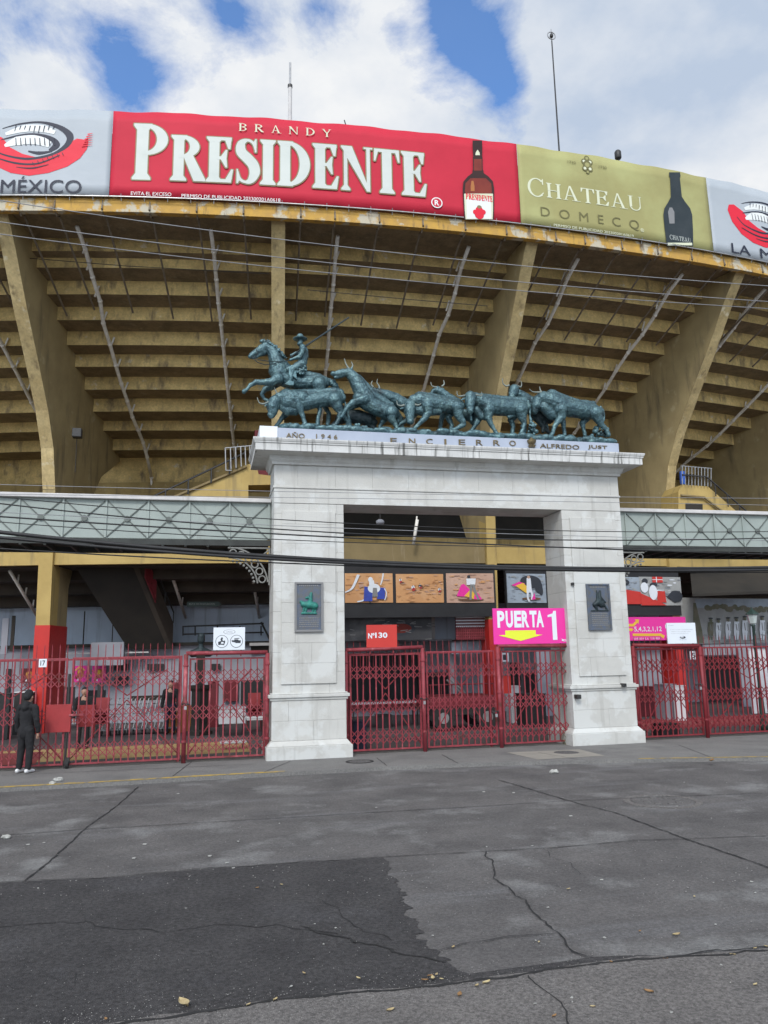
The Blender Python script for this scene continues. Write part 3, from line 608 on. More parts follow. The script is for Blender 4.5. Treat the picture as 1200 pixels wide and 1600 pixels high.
# windows, doors and lower walls behind the fence: (x0,y0,x1,y1,depth,mat,name)
def slab(x0, y0, x1, y1, Y, m, name, th=.08, par=ST):
    a, c = at(x0, y1, Y), at(x1, y0, Y); return MB().box(a[0], c[0], Y, Y+th, a[2], c[2]).build(name, m, par)
for x0, y0, x1, y1 in ((0, 1045, 17, 1180), (178, 1037, 201, 1048), (178, 1056, 201, 1071), (230, 1037, 256, 1047), (330, 1037, 344, 1047), (304, 1035, 318, 1050)):
    slab(x0, y0, x1, y1, walldepth(x0), M['black'], 'window_opening')
for x0, y0, x1, y1 in ((78, 1073, 120, 1104), (35, 1078, 58, 1100), (128, 1078, 165, 1112), (262, 1066, 282, 1108), (350, 1062, 372, 1096), (376, 1062, 412, 1110), (540, 1020, 655, 1110), (655, 1050, 700, 1110), (800, 1035, 812, 1080), (822, 1050, 850, 1110), (995, 1040, 1040, 1120), (1040, 1040, 1062, 1075), (1105, 1025, 1165, 1115)):
    slab(x0, y0, x1, y1, walldepth(x0), M['black'] if x0 not in (350, 995, 262) else M['maroon'], 'door_opening')
slab(205, 1086, 260, 1095, 31.3, M['dark'], 'wall_grille')
slab(62, 1018, 232, 1023, 31.2, M['lip'], 'ledge_rail')
for x in (70, 130, 175, 215): slab(x, 955, x+1.5, 1014, 32.6, M['dark'], 'panel_joint')
slab(0, 966, 14, 1022, 31.6, M['wallg'], 'side_panel'); slab(15, 962, 24, 1018, 31.5, M['dark'], 'side_post')
b = MB()
for z0 in (0, 1): b.tube([at(285, 979+z0*12, 31.5), at(412, 974+z0*14, 31.5)], .03, 6)
for x in (286, 305, 340, 375, 408): b.tube([at(x, 978, 31.5), at(x, 993, 31.5)], .03, 6)
b.tube([at(408, 972, 31.5), at(422, 1000, 31.5)], .04, 6); b.build('handrail', M['iron'], ST)
slab(390, 1004, 424, 1009, 31, M['lip'], 'awning_edge'); slab(392, 1009, 424, 1022, 31.2, M['dark'], 'awning_shade')
slab(845, 1015, 898, 1150, 27.9, M['wallg'], 'side_wall')
slab(1004, 1010, 1030, 1120, 28.2, M['wallg'], 'pilaster'); slab(1165, 1012, 1176, 1125, 28.6, M['wallg'], 'pilaster')
slab(1100, 1006, 1176, 1024, 28.7, M['wallg'], 'lintel')
# dark slanting roof with skylights, right bay
P0, P1, P2, P3 = at(1082, 932, 26.8), at(1260, 925, 26.8), at(1240, 892, 31), at(1078, 893, 31)
ro = MB().hexa([P0, P1, P2+np.array([0, 0, 1.2]), P3+np.array([0, 0, 1.2])], [p+np.array([0, 0, .1]) for p in (P0, P1, P2+np.array([0, 0, 1.2]), P3+np.array([0, 0, 1.2]))]).build('lean_to_roof', M['dark'], ST)
for f0, f1, g0, g1 in ((.18, .42, .25, .5), (.25, .48, .62, .85)):
    l = lambda f, g: (P0*(1-f)+P1*f)*(1-g)+(P3*(1-f)+P2*f+np.array([0, 0, 1.2]))*g-np.array([0, 0, .03])
    MB().prism([l(f0, g0), l(f1, g0), l(f1, g1), l(f0, g1)], (0, 0, -.02)).build('skylight', M['wallb'], ro)

# ------------------------------------------------------------------ picture fascia boards between the columns
def chordfn(a0, a1, r_):
    p0, p1 = pol(a0, r_, 0), pol(a1, r_, 0); d = p1-p0; ln = np.linalg.norm(d); d = d/ln; nn = np.array([d[1], -d[0], 0])
    return (lambda x, z, off=0: p0+d*x+nn*off+np.array([0, 0, z])), ln
def panelbox(mb, fn, x0, x1, z0, z1, d0, d1):
    mb.hexa([fn(x0, z0, d0), fn(x1, z0, d0), fn(x1, z0, d1), fn(x0, z0, d1)], [fn(x0, z1, d0), fn(x1, z1, d0), fn(x1, z1, d1), fn(x0, z1, d1)]); return mb
def px_on(fn, x, y):                    # chord coordinates of a pixel
    o = fn(0, 0); e = fn(1, 0)-o; nn = fn(0, 0, 1)-o; d = ray(x, y); C0 = np.array([0, 0, EYE])
    t = ((o-C0)@nn)/(d@nn); P = C0+d*t-o; return float(P@e), float(P[2])
FAS = []
for a0, a1, ks in ((-5.05, ondrum(773, 900, 75.1)[0], 'mid'), (ondrum(789.5, 900, 75.1)[0], ondrum(1062, 930, 75.1)[0], 'right')):
    fn, ln = chordfn(a0, a1, 75.12)
    t = thing('picture_fascia', 'long black fascia board carrying bullfight photographs %s' % ('seen through the arch' if ks == 'mid' else 'either side of the right pillar'), 'fascia', fn(ln/2, 3.7))
    panelbox(MB(), fn, 0, ln, 3.72, 5.66, -.15, .0).build('board', M['black'], t)
    FAS.append((fn, ln))
def photo(fn, x0, y0, x1, y1, m, label, draw):
    a = px_on(fn, x0, y1); c = px_on(fn, x1, y0); X0, X1, Z0, Z1 = a[0], c[0], a[1], c[1]
    t = thing('photo_panel', label, 'photograph', fn((X0+X1)/2, Z0, .03), 'framed bullfight photographs on the black fascia')
    panelbox(MB(), fn, X0, X1, Z0, Z1, .002, .03).build('print', m, t)
    q = Art(lambda x, z, o: fn(X0+(X1-X0)*x, Z0+(Z1-Z0)*z, .03+o), .002); draw(q)
    q.build('picture', t)
_pr = random.Random(12)
def mottle(q, ms, n, z0=0, z1=1, s=.05):
    for i in range(n):
        x, z = _pr.uniform(.04, .96), _pr.uniform(z0+.04, z1-.04); q.ell(M[ms[i % len(ms)]], x, z, min(_pr.uniform(.3, 1.6)*s, x, 1-x), min(_pr.uniform(.15, .5)*s, z, 1-z), 9)
def shade(q, x, z, rx, rz=.025): q.ell(M['umber'], x, z, rx, rz, 14)
def d1(q):
    mottle(q, ['sand2', 'rose', 'sand'], 46); shade(q, .52, .06, .18); shade(q, .76, .12, .12)
    q.stroke(M['signw'], [(.0, .35), (.15, .5), (.28, .95)], [.03, .05, .06]); q.stroke(M['signw'], [(.74, .6), (.78, .8), (.80, 1)], [.02, .03, .03]); q.stroke(M['signw'], [(.25, .03), (.4, .1), (.48, .3)], [.04, .05, .03])
    q.poly(M['pb'], [(.38, .05), (.56, .05), (.58, .52), (.40, .55)]); q.poly(M['pb'], [(.66, .12), (.82, .12), (.84, .5), (.68, .52)])
    q.ell(M['signw'], .6, .48, .13, .16); q.poly(M['grey'], [(.56, .2), (.68, .2), (.66, .5), (.58, .5)]); q.ell(M['signw'], .53, .78, .05, .09); q.poly(M['signw'], [(.5, .5), (.62, .5), (.6, .76), (.5, .74)])
    q.poly(M['rose'], [(.3, .5), (.4, .55), (.36, .64), (.28, .6)]); q.stroke(M['signw'], [(.82, .48), (.86, .3), (.82, .08)], .02); q.stroke(M['ink'], [(.5, .05), (.52, -.0)], .03)
def d2(q):
    mottle(q, ['sand2', 'rose', 'sand'], 60)
    for x_, z_ in ((.12, .70), (.37, .44), (.53, .52), (.92, .38)): shade(q, x_, z_, .05, .018)
    for x, z, s in ((.09, .78, .05), (.35, .52, .07), (.50, .58, .05), (.90, .45, .05)):
        q.ell(M['signw'], x, z, s*.5, s*1.1); q.ell(M['signr'], x+.01, z-.06, s*.5, s*.8); q.stroke(M['ink'], [(x-.01, z+.08), (x+.02, z-.1)], .012)
    q.stroke(M['ink'], [(.46, .57), (.5, .6), (.54, .56)], .04)
def d3(q):
    mottle(q, ['rose2', 'sand', 'rose'], 52); shade(q, .5, .10, .28, .04)
    q.poly(M['pink'], [(.2, .22), (.3, .6), (.36, .64), (.5, .42), (.44, .2)]); q.poly(M['amber'], [(.36, .22), (.5, .45), (.58, .3), (.56, .12), (.42, .2)]); q.poly(M['pink'], [(.56, .12), (.6, .4), (.66, .3), (.74, .1)])
    q.poly(M['signw'], [(.42, .6), (.6, .6), (.62, .82), (.42, .82)]); q.ell(M['ink'], .47, .88, .035, .05); q.stroke(M['grey'], [(.52, .62), (.5, .35), (.49, .1)], .05); q.stroke(M['grey'], [(.56, .62), (.6, .35), (.66, .1)], .05)
def d4(q):
    mottle(q, ['slate2', 'slate', 'mural'], 52); shade(q, .6, .14, .25, .05); q.ell(M['ink'], .86, .42, .05, .16)
    q.ell(M['ink'], .60, .72, .27, .22, rot=-8); q.ell(M['ink'], .80, .55, .10, .20); q.poly(M['pink'], [(.1, .6), (.35, .5), (.45, .66), (.3, .72)]); q.poly(M['amber'], [(.2, .58), (.5, .30), (.55, .5), (.4, .68)])
    q.poly(M['signw'], [(.48, .35), (.62, .35), (.6, .85), (.5, .85)]); q.ell(M['rose'], .55, .88, .04, .05); q.stroke(M['signw'], [(.52, .4), (.5, .2), (.54, .04)], .05); q.stroke(M['signw'], [(.6, .4), (.62, .25), (.6, .1)], .05); q.poly(M['pink'], [(.6, .1), (.7, .12), (.68, .35)])
def d5(q):
    mottle(q, ['slate2', 'mural'], 30, .45, 1)
    q.poly(M['signr'], [(0, 0), (0, .6), (1, .45), (1, 0)]); q.ell(M['ink'], .3, .8, .3, .14)
def d6(q):
    mottle(q, ['slate2', 'signw', 'mural'], 50, .3, 1)
    q.poly(M['signr'], [(0, 0), (0, .42), (.45, .12), (.6, 0)]); q.poly(M['signr'], [(.38, .1), (.6, .1), (.58, .5), (.4, .5)]); q.ell(M['ink'], .12, .84, .07, .10); q.ell(M['signw'], .1, .62, .09, .18); q.ell(M['ink'], .32, .72, .09, .07); q.ell(M['signw'], .3, .45, .10, .26)
    q.ell(M['ink'], .84, .32, .16, .20); q.poly(M['ink'], [(.62, .3), (.75, .5), (.95, .5), (.95, .15), (.8, .1)]); q.poly(M['signr'], [(.3, .8), (.55, .8), (.55, 1), (.3, 1)]); q.stroke(M['signw'], [(.4, .8), (.4, 1)], .02); q.stroke(M['signw'], [(.3, .9), (.55, .9)], .02)
F0, F1 = FAS[0][0], FAS[1][0]
photo(F0, 539, 896, 613, 942, M['sand'], 'photograph of a mounted picador with a blue caparison on orange sand', d1)
photo(F0, 619, 897, 692, 942, M['sand'], 'photograph of four tiny figures scattered over a wide orange arena', d2)
photo(F0, 698, 896, 770, 942, M['rose'], 'photograph of a standing bullfighter sweeping a pink cape', d3)
photo(F1, 793, 897, 851, 942, M['slate'], 'photograph of a bullfighter bending before a black bull on grey ground', d4)
photo(F1, 960, 902, 998, 944, M['slate'], 'narrow photograph of a black shape above a red barrier beside the right pillar', d5)
photo(F1, 1001, 902, 1062, 946, M['mural'], 'photograph of two men behind a red barrier with a black bull', d6)
# pink direction sign under the right fascia
a = px_on(F1, 984, 1001); c = px_on(F1, 1068, 964)
t = thing('direction_sign', 'long magenta sign with gate numbers 5,4,3,2,1,12 and amber arrows', 'sign', F1((a[0]+c[0])/2, a[1], .12))
panelbox(MB(), F1, px_on(F1, 960, 1000)[0], c[0], a[1], c[1], .05, .10).build('board', M['pink'], t)
q = Art(lambda x, z, o: F1(x, z, .10+o), .003); W1 = lambda x, y: px_on(F1, x, y)
def tx(q, m, s, x0, y0, x1, y1, b=0.0): p, r_ = W1(x0, y1), W1(x1, y0); q.text(m, s, p[0], r_[0], p[1], r_[1], b)
tx(q, M['signw'], '5,4,3,2,1,12', 989, 979, 1031, 988, .01); tx(q, M['signw'], 'TUNELES 4, 5, 6, 7 Y RUEDO', 986, 996, 1030, 1000); tx(q, M['signw'], 'N', 1037, 976, 1043, 982, .03); tx(q, M['signw'], '5', 1040, 985, 1044, 990, .03)
q.stroke(M['amber'], [W1(975, 977), W1(988, 977)], .10); q.stroke(M['amber'], [W1(987, 977), W1(993, 971)], .10); q.poly(M['amber'], [W1(989, 968), W1(996, 968), W1(995, 975)])
q.stroke(M['amber'], [W1(976, 984), W1(984, 984)], .10); q.poly(M['amber'], [W1(983, 981), W1(988, 984), W1(983, 987)]); q.stroke(M['amber'], [W1(986, 992), W1(1031, 992)], .10); q.poly(M['amber'], [W1(1029, 990), W1(1036, 993), W1(1034, 998), W1(1029, 994)])
q.build('lettering_art', t)
# faded mural, right bay
fn, ln = chordfn(7.35, 12.6, 74.2); a = px_on(fn, 1083, 1006); c = px_on(fn, 1083, 934)
t = thing('mural', 'wide faded print of a row of standing men under trees', 'mural', fn(3, a[1])); panelbox(MB(), fn, 0, ln, a[1], c[1], -.05, 0).build('print', M['mural'], t)
q = Art(lambda x, z, o: fn(x, z, o), .004); w2 = lambda x, y: px_on(fn, x, y)
q.poly(M['slate'], [w2(1086, 936), w2(1300, 936), w2(1300, 946), w2(1086, 950)])
q.poly(M['muralt'], [w2(1083, 942), w2(1087, 942), w2(1097, 985), w2(1099, 1005), w2(1090, 1005), w2(1083, 990)])
rr = random.Random(5)
for i in range(26): x = 1105+i*4+rr.uniform(-1, 1); z = w2(x, 949+i*.15+rr.uniform(-3, 2)); q.ell(M['muralt'], z[0], z[1], rr.uniform(.12, .2), rr.uniform(.07, .13), 9)
for x in (1110, 1122, 1137, 1150, 1163, 1176, 1190, 1203):
    hh = rr.uniform(-2, 3); z = w2(x, 967+hh); zz_ = w2(x, 1000)
    q.poly(M['signw'] if x != 1110 else M['muralt'], [w2(x-4, 971+hh), w2(x+4, 971+hh), w2(x+4.5, 984), w2(x+2.5, 1000), w2(x+.8, 1000), w2(x, 986), w2(x-1, 1000), w2(x-3, 1000), w2(x-4.5, 984)])
    q.ell(M['muralt'], z[0], z[1]-.03, .07, .09, 12); q.ell(M['ink'], z[0], z[1]+.05, .13, .035, 12); q.stroke(M['grey'], [w2(x-1, 975+hh), w2(x+.6, 985)], .05); q.stroke(M['grey'], [w2(x+3, 974+hh), w2(x+3.5, 986)], .03)
for i in range(22):
    x = 1095+rr.uniform(0, 110); y = rr.uniform(990, 1004); q.stroke(M['grey'], [w2(x, y), w2(x+rr.uniform(3, 9), y+rr.uniform(-1, 1))], .03)
q.build('picture', t)
# dark aerial print under the middle fascia and red lattice scoreboard
fn, ln = chordfn(-5.0, .5, 74.6); w3 = lambda x, y: px_on(fn, x, y)
a, c = w3(500, 1002), w3(674, 963)
t = thing('aerial_print', 'dark grey aerial print of the round bullring above the middle gate', 'banner', fn((a[0]+c[0])/2, a[1]))
panelbox(MB(), fn, a[0], c[0], a[1], c[1], -.05, 0).build('print', M['dkph'], t)
q = Art(lambda x, z, o: fn(x, z, o), .004); z = w3(612, 982); q.ell(M['ink'], z[0], z[1], .9, .30); q.ell(M['pbrown'], z[0]+.35, z[1], .40, .17)
for i in range(30): x = rr.uniform(545, 670); y = rr.uniform(964, 1000); q.stroke(M['grey'], [w3(x, y), w3(x+rr.uniform(4, 14), y+rr.uniform(-2, 2))], .025)
q.build('picture', t)
a, c = w3(713, 1000), w3(760, 961)
t = thing('lattice_hoarding', 'red mesh hoarding with white slats beneath the black fascia', 'hoarding', fn((a[0]+c[0])/2, a[1]))
panelbox(MB(), fn, a[0], c[0], a[1], c[1], -.08, 0).build('backing', M['maroon'], t)
b = MB(); e_ = MB()
for i in range(4): z = c[1]-.06-i*.11; panelbox(b, fn, a[0], c[0], z-.05, z, .002, .03)
for i in range(5): z = a[1]+.05+i*.10; panelbox(e_, fn, a[0], c[0], z, z+.03, .002, .02)
for i in range(16): x = a[0]+.05+i*(c[0]-a[0]-.1)/15; panelbox(e_, fn, x, x+.025, a[1], a[1]+.5, .022, .03)
b.build('slat', M['signw'], t); e_.build('mesh', M['gate'], t)
slab(678, 962, 710, 1000, 29.5, M['wallb'], 'glazed_screen'); slab(674, 962, 679, 998, 29.3, M['lip'], 'screen_post')
slab(706, 1003, 760, 1022, 28.6, M['wallb'], 'service_hatch'); slab(760, 985, 775, 1010, 28.4, M['goldb'], 'service_hatch')
slab(540, 998, 706, 1004, 29, M['wallg'], 'terrace_edge'); slab(705, 1022, 712, 1110, 29, M['wallg'], 'pilaster'); slab(752, 1022, 758, 1090, 29, M['wallg'], 'pilaster')
# evacuation route sign hung at the lower stand
p0, p1 = at(292, 948, 31), at(346, 940, 31); t = thing('route_sign', 'small dark green sign reading RUTA DE EVACUACION with an arrow end', 'sign', (p0+p1)/2)
z0, z1 = p0[2], p1[2]; x0, x1 = p0[0], p1[0]
MB().prism([(x0, 31, z0), (x1-.12, 31, z0), (x1, 31, (z0+z1)/2), (x1-.12, 31, z1), (x0, 31, z1)], (0, .04, 0)).build('board', M['lampg'], t)
b = MB(); text(b, 'RUTA DE EVACUACION', lambda x, z, o: np.array([x, 30.99, z]), x0+.08, x1-.25, z0+.07, z1-.06, .01); b.build('lettering_art', M['green'], t)

# ------------------------------------------------------------------ banners on the rim
def bfn(az, z, off=0): return pol(az, 80.55+off, z)
def top_z(az): return 19.36+.02*math.sin(az*3.1)+.02*max(0, az)/6+.010*math.sin(az*7.7+1)
def banner(a0, a1, m, label, name='banner'):
    t = thing(name, label, 'banner', bfn((a0+a1)/2, 16.42)); n = int((a1-a0)/.12); vs = []; fs = []; k = 9
    for i in range(n+1):
        az = a0+(a1-a0)*i/n
        for j in range(k):
            f = j/(k-1); vs.append(bfn(az, 16.44+(top_z(az)-16.44)*f+(.015*math.sin(az*9) if j == 0 else 0)))
    for i in range(n):
        for j in range(k-1): fs.append((i*k+j, (i+1)*k+j, (i+1)*k+j+1, i*k+j+1))
    b = MB().add(vs, fs); o = b.build('vinyl_sheet', m, t, True)
    sd = o.modifiers.new('thick', 'SOLIDIFY'); sd.thickness = .006; sd.offset = 1 if False else -1
    r_ = MB().tube([bfn(a0+(a1-a0)*i/20, 16.40, .02) for i in range(21)], .02, 5)
    for i in range(int((a1-a0)/.5)): az = a0+.25+i*.5; r_.tube([bfn(az, 16.5, .012), bfn(az, 16.30, -.06)], .012, 5)
    r_.build('batten', M['steel'], t)
    return t
ob = lambda x, y: ondrum(x, y, 80.55)
art = lambda: Art(lambda x, z, o: bfn(x, z, o), .008)
KX = math.degrees(1/80.55)             # degrees per metre
# serif capitals in a unit box, returned as drawing calls; T thick, t thin
def serif(ch, T=.26, t=.07, w=.62):
    G = []; R_ = lambda x0, x1, z0, z1: G.append(('p', [(x0, z0), (x1, z0), (x1, z1), (x0, z1)]))
    P_ = lambda *p: G.append(('p', list(p)))
    s = t*.9; e = .07
    def stem(x, wd, top=True, bot=True):
        R_(x, x+wd, 0, 1)
        for y0, d in ((0, 1), (1, -1)):
            if (y0 == 0 and bot) or (y0 == 1 and top): P_((x-e, y0), (x+wd+e, y0), (x+wd+e, y0+d*s*.6), (x+wd, y0+d*s*1.8), (x, y0+d*s*1.8), (x-e, y0+d*s*.6))
    def band(cx, cz, rx, rz, ix, iz, a0, a1, n=16):
        A = [(cx+rx*math.cos(rad(a0+(a1-a0)*i/n)), cz+rz*math.sin(rad(a0+(a1-a0)*i/n))) for i in range(n+1)]
        B = [(cx+ix*math.cos(rad(a0+(a1-a0)*i/n)), cz+iz*math.sin(rad(a0+(a1-a0)*i/n))) for i in range(n+1)]
        G.append(('s', A, B))
    if ch == 'I': stem(e, T); adv = T+2*e
    elif ch in 'PRB':
        stem(e, T); x = e+T*.8; m = .44 if ch == 'P' else .50; w = .52 if ch == 'P' else .48
        band(x, (1+m)/2, w-x*.0-T*.2, (1-m)/2, w-T*1.15, (1-m)/2-t, 90, -90); R_(e+T*.5, x, 1-t, 1); R_(e+T*.5, x, m, m+t); adv = x+w-T*.2+.02
        if ch == 'R': P_((x+.02, m+t), (x+T+.02, m+t), (x+w-.02+.12, s), (x+w+.12, 0), (x+w-T*.7, 0)); adv = x+w+.08
        if ch == 'B': band(x, m/2+t*.5, w-T*.1, m/2+t*.5, w-T*1.05, m/2-t*.5, 90, -90); R_(e+T*.5, x, 0, t); adv = x+w+.02
    elif ch == 'E':
        stem(e, T); x1 = .62; R_(e, x1, 1-t, 1); P_((x1, 1), (x1-.03, .74), (x1-.08, .74), (x1-.16, 1-t), (x1-.2, 1)); R_(e+T*.8, x1-.16, .5, .5+t)
        P_((x1-.12, .5+t/2), (x1-.10, .72), (x1-.14, .72), (x1-.26, .5+t), (x1-.26, .5), (x1-.14, .33), (x1-.10, .33)); R_(e, x1, 0, t); P_((x1+.0, 0), (x1+.05, .29), (x1, .29), (x1-.14, t), (x1-.2, 0)); adv = x1+.07
    elif ch == 'L':
        stem(e, T); x1 = .56; R_(e, x1, 0, t); P_((x1, 0), (x1+.05, .29), (x1, .29), (x1-.14, t), (x1-.2, 0)); adv = x1+.06
    elif ch == 'D':
        stem(e, T); x = e+T*.7; band(x, .5, .58, .5, .58-T*1.05, .5-t, 90, -90, 22); R_(e, x, 1-t, 1); R_(e, x, 0, t); adv = x+.60
    elif ch == 'S':
        G.append(('k', [(.49, .74), (.43, .90), (.28, .965), (.13, .88), (.13, .70), (.30, .55), (.43, .42), (.47, .25), (.38, .08), (.24, .035), (.10, .10), (.04, .27)], [t*.6, t*1.1, t, T*.8, T*1.05, T*1.1, T*1.1, T*1.05, T*.7, t, t*1.1, t*.6]))
        P_((.47, .70), (.51, .70), (.51, 1), (.48, 1), (.43, .92)); P_((.02, 0), (.06, 0), (.10, .08), (.05, .31), (.02, .31)); adv = .56
    elif ch == 'N':
        th = t*1.3; stem(e, th); R_(.66, .66+th, 0, 1); P_((.66-e, 1), (.66+th+e, 1), (.66+th+e, 1-s*.6), (.66-e, 1-s*.6)); P_((e-.06, 1), (e+T*.85, 1), (.66+th, .0), (.66+th-T*.35, 0), (e+th*.3, .82)); adv = .66+th+e
    elif ch == 'T':
        x1 = .66; stem(x1/2-T/2, T, False); R_(0, x1, 1-t, 1); P_((0, 1), (.16, 1), (.10, 1-t), (.03, .72), (-.01, .72)); P_((x1, 1), (x1-.16, 1), (x1-.10, 1-t), (x1-.03, .72), (x1+.01, .72)); adv = x1+.01
    elif ch == 'C':
        band(.42, .5, .42, .52, .42-T*.95, .46, 45, 315, 26); P_((.70, .68), (.74, .68), (.74, 1), (.71, 1), (.66, .90)); P_((.66, .13), (.75, .22), (.73, .28), (.64, .18)); adv = .78
    elif ch == 'H':
        stem(e, T); stem(.52, T); R_(e, .6, .48, .48+t); adv = .52+T+e
    elif ch == 'A':
        P_((.10, 0), (.17, 0), (.40, 1), (.34, 1)); P_((.34, 1), (.42, 1), (.42+T*.6+.24, 0), (.42-T*.5+.24, 0)); R_(.18, .55, .30, .30+t); R_(.02, .26, 0, s*.7); R_(.46, .88, 0, s*.7); adv = .86
    elif ch == 'U':
        R_(e, e+T, .25, 1); R_(0, e*2+T, 1-s*.7, 1); R_(.60, .60+t, .3, 1); R_(.54, .66+t, 1-s*.7, 1); band((e+.60+t)/2, .30, (.60+t-e)/2, .31, (.60+t-e)/2-T*.55, .25, 180, 360, 18); adv = .70
    elif ch == 'Y':
        P_((.0, 1), (T*1.0, 1), (.42, .5), (.36, .4)); P_((.62, 1), (.70, 1), (.44, .42), (.38, .48)); R_(.40-T/2, .40+T/2, 0, .5); R_(.40-T/2-e, .40+T/2+e, 0, s*.7); R_(-.04, T+.06, 1-s*.7, 1); R_(.54, .76, 1-s*.7, 1); adv = .74
    else: adv = .4
    return G, adv
def serif_word(q, m, word, x0, x1, z0, z1, gap=.10, edge=None, ew=0, T=.26, t=.07, ztop=None):
    gl = [serif(c, T, t) for c in word]; tot = sum(a for _, a in gl)+gap*(len(gl)-1); k = (x1-x0)/tot
    for mm, offs in (([(edge, [(math.cos(a)*ew, math.sin(a)*ew) for a in np.linspace(0, 2*math.pi, 9)[:-1]])] if edge else [])+[(m, [(0, 0)])]):
        x = x0; base = q.off; mxo = base
        for G, a in gl:
            q.off = base
            f = lambda p, dx, dz: (x+p[0]*k+dx*KX, z0+p[1]*(z1-z0)+dz)
            for dx, dz in offs:
                for g in G:
                    if len(offs) > 1: q.off -= .0005
                    if g[0] == 'p': q.poly(mm, [f(p, dx, dz) for p in g[1]])
                    elif g[0] == 's': q.strip(mm, [f(p, dx, dz) for p in g[1]], [f(p, dx, dz) for p in g[2]])
                    else:
                        P2 = [(x/KX+p[0]*k/KX+dx, z0+p[1]*(z1-z0)+dz) for p in g[1]]
                        q.stroke_serif(mm, P2, [w*k/KX for w in g[2]])
            mxo = max(mxo, q.off); x += (a+gap)*k
        q.off = mxo
def stroke_serif(q, m, pts, w):
    fn = q.fn; q.fn = lambda x, z, o: fn(x*KX, z, o); s = q.m; q.stroke(m, pts, w, 6); q.fn = fn
Art.stroke_serif = stroke_serif
BA, BB, BC = -9.0, .37, 5.77
t = banner(BA+.004, BB-.004, M['vr'], 'long red brandy banner reading PRESIDENTE with a bottle, on the rim', 'advertising_banner')
q = art()
def seg(px0, py0, px1, py1): a, c = ob(px0, py0), ob(px1, py1); return a, c
pl, pr_ = ob(204, 283), ob(262, 285); ptop = ob(225, 190)
def word(q, m, wd, xy0, xy1, top, **k): a, c, d = ob(*xy0), ob(*xy1), ob(*top); serif_word(q, m, wd, a[0], c[0], (a[1]+c[1])/2, d[1], **k)
zb = (ob(225, 281)[1]+ob(668, 307)[1]+ob(450, 294)[1])/3
serif_word(q, M['plet'], 'P', ob(206, 281)[0], ob(262, 284)[0], zb, ob(230, 194)[1], edge=M['pgold'], ew=.038, T=.25)
serif_word(q, M['plet'], 'RESIDENTE', ob(266, 283)[0], ob(668, 307)[0], zb, (ob(330, 215)[1]+ob(600, 234)[1])/2, gap=.045, edge=M['pgold'], ew=.038, T=.25)
serif_word(q, M['pcham'], 'BRANDY', ob(373, 208)[0], ob(517, 215)[0], ob(440, 210)[1], ob(440, 198)[1], gap=.62, T=.14, t=.05)
def ptext(q, m, s, x0, y0, x1, y1, h, bold=0): a, c = ob(x0, y0), ob(x1, y1); z = (a[1]+c[1])/2; hh = ob(x0, y0-h)[1]-a[1]; q.text(m, s, a[0], c[0], z, z+hh, bold)
ptext(q, M['pwhite'], 'EVITA EL EXCESO', 205, 306, 268, 308, 5.5); ptext(q, M['pwhite'], 'PERMISO DE PUBLICIDAD 203300201A0618', 284, 310, 438, 317, 5.5)
def ring(q, m, m2, x, y, r_): a = ob(x, y); q.ell(m, a[0], a[1], r_*KX, r_, 30); q.ell(m2, a[0], a[1], r_*.82*KX, r_*.82, 30); q.text(m, 'R', a[0]-r_*.4*KX, a[0]+r_*.4*KX, a[1]-r_*.5, a[1]+r_*.5, .03)
ring(q, M['pwhite'], M['vr'], 682, 318, .19)
B = lambda pts: [ob(x, y) for x, y in pts]
def bottle(q, cx, prof, m): L_ = [ob(cx(y)-w, y) for w, y in prof]; R_ = [ob(cx(y)+w, y) for w, y in prof]; q.strip(m, L_, R_)
cx = lambda y: 745+(y-220)*.022
bottle(q, cx, [(7.5, 221), (7.5, 232), (7, 246), (7.5, 247), (7.5, 266), (8.5, 268), (9, 272), (16, 277), (23, 285), (24.5, 296), (24, 320), (23, 344)], M['pdk'])
bottle(q, cx, [(6, 250), (6, 268)], M['pbrown']); bottle(q, cx, [(12, 280), (20, 288), (21, 300), (20, 304)], M['pbrown'])
bottle(q, lambda y: cx(y)-9, [(1.5, 284), (3, 292), (3, 300)], M['orange']); bottle(q, cx, [(22, 304), (22.5, 305), (22, 330), (21, 344)], M['pcham']); bottle(q, cx, [(19, 312), (19, 343)], M['pwhite'])
bottle(q, cx, [(3, 240), (3.6, 244)], M['pcham']); bottle(q, cx, [(.4, 236), (3, 240)], M['pcham'])
a, c = ob(727, 311), ob(769, 319); serif_word(q, M['pred'], 'PRESIDENTE', a[0], c[0], (a[1]+c[1])/2, (a[1]+c[1])/2+.21, gap=.05)
for x, y, r_ in ((748, 330, .13), (748, 337, .16), (742, 333, .09), (754, 333, .09)): a = ob(x, y); q.ell(M['pred'], a[0], a[1], r_*KX, r_, 14)
a = ob(748, 325); q.ell(M['pgold'], a[0], a[1], .08*KX, .06, 10); q.build('lettering_art', t)  # prints by material: bottle and ornament shapes as well as letters
t = banner(BB+.004, BC-.004, M['vg'], 'olive green wine banner reading CHATEAU DOMECQ with a dark bottle', 'advertising_banner')
q = art()
zc = (ob(840, 307)[1]+ob(1000, 330)[1])/2
a, c = ob(826, 305), ob(1003, 332)
serif_word(q, M['pcham'], 'C', ob(825, 306)[0], ob(851, 308)[0], zc-.02, zc+.66, T=.13, t=.05); serif_word(q, M['pcham'], 'HATEAU', ob(854, 308)[0], c[0], zc, zc+.55, gap=.06, T=.13, t=.05)
a, c = ob(845, 338), ob(999, 362); q.text(M['polive'], 'D  O  M  E  C  Q', a[0], c[0], (a[1]+c[1])/2-.02, (a[1]+c[1])/2+.38)
ptext(q, M['pcham'], 'PERMISO DE PUBLICIDAD 203300201A0619', 865, 352, 990, 373, 4)
ring(q, M['pcham'], M['vg'], 1003, 360, .07)
a = ob(917, 258)
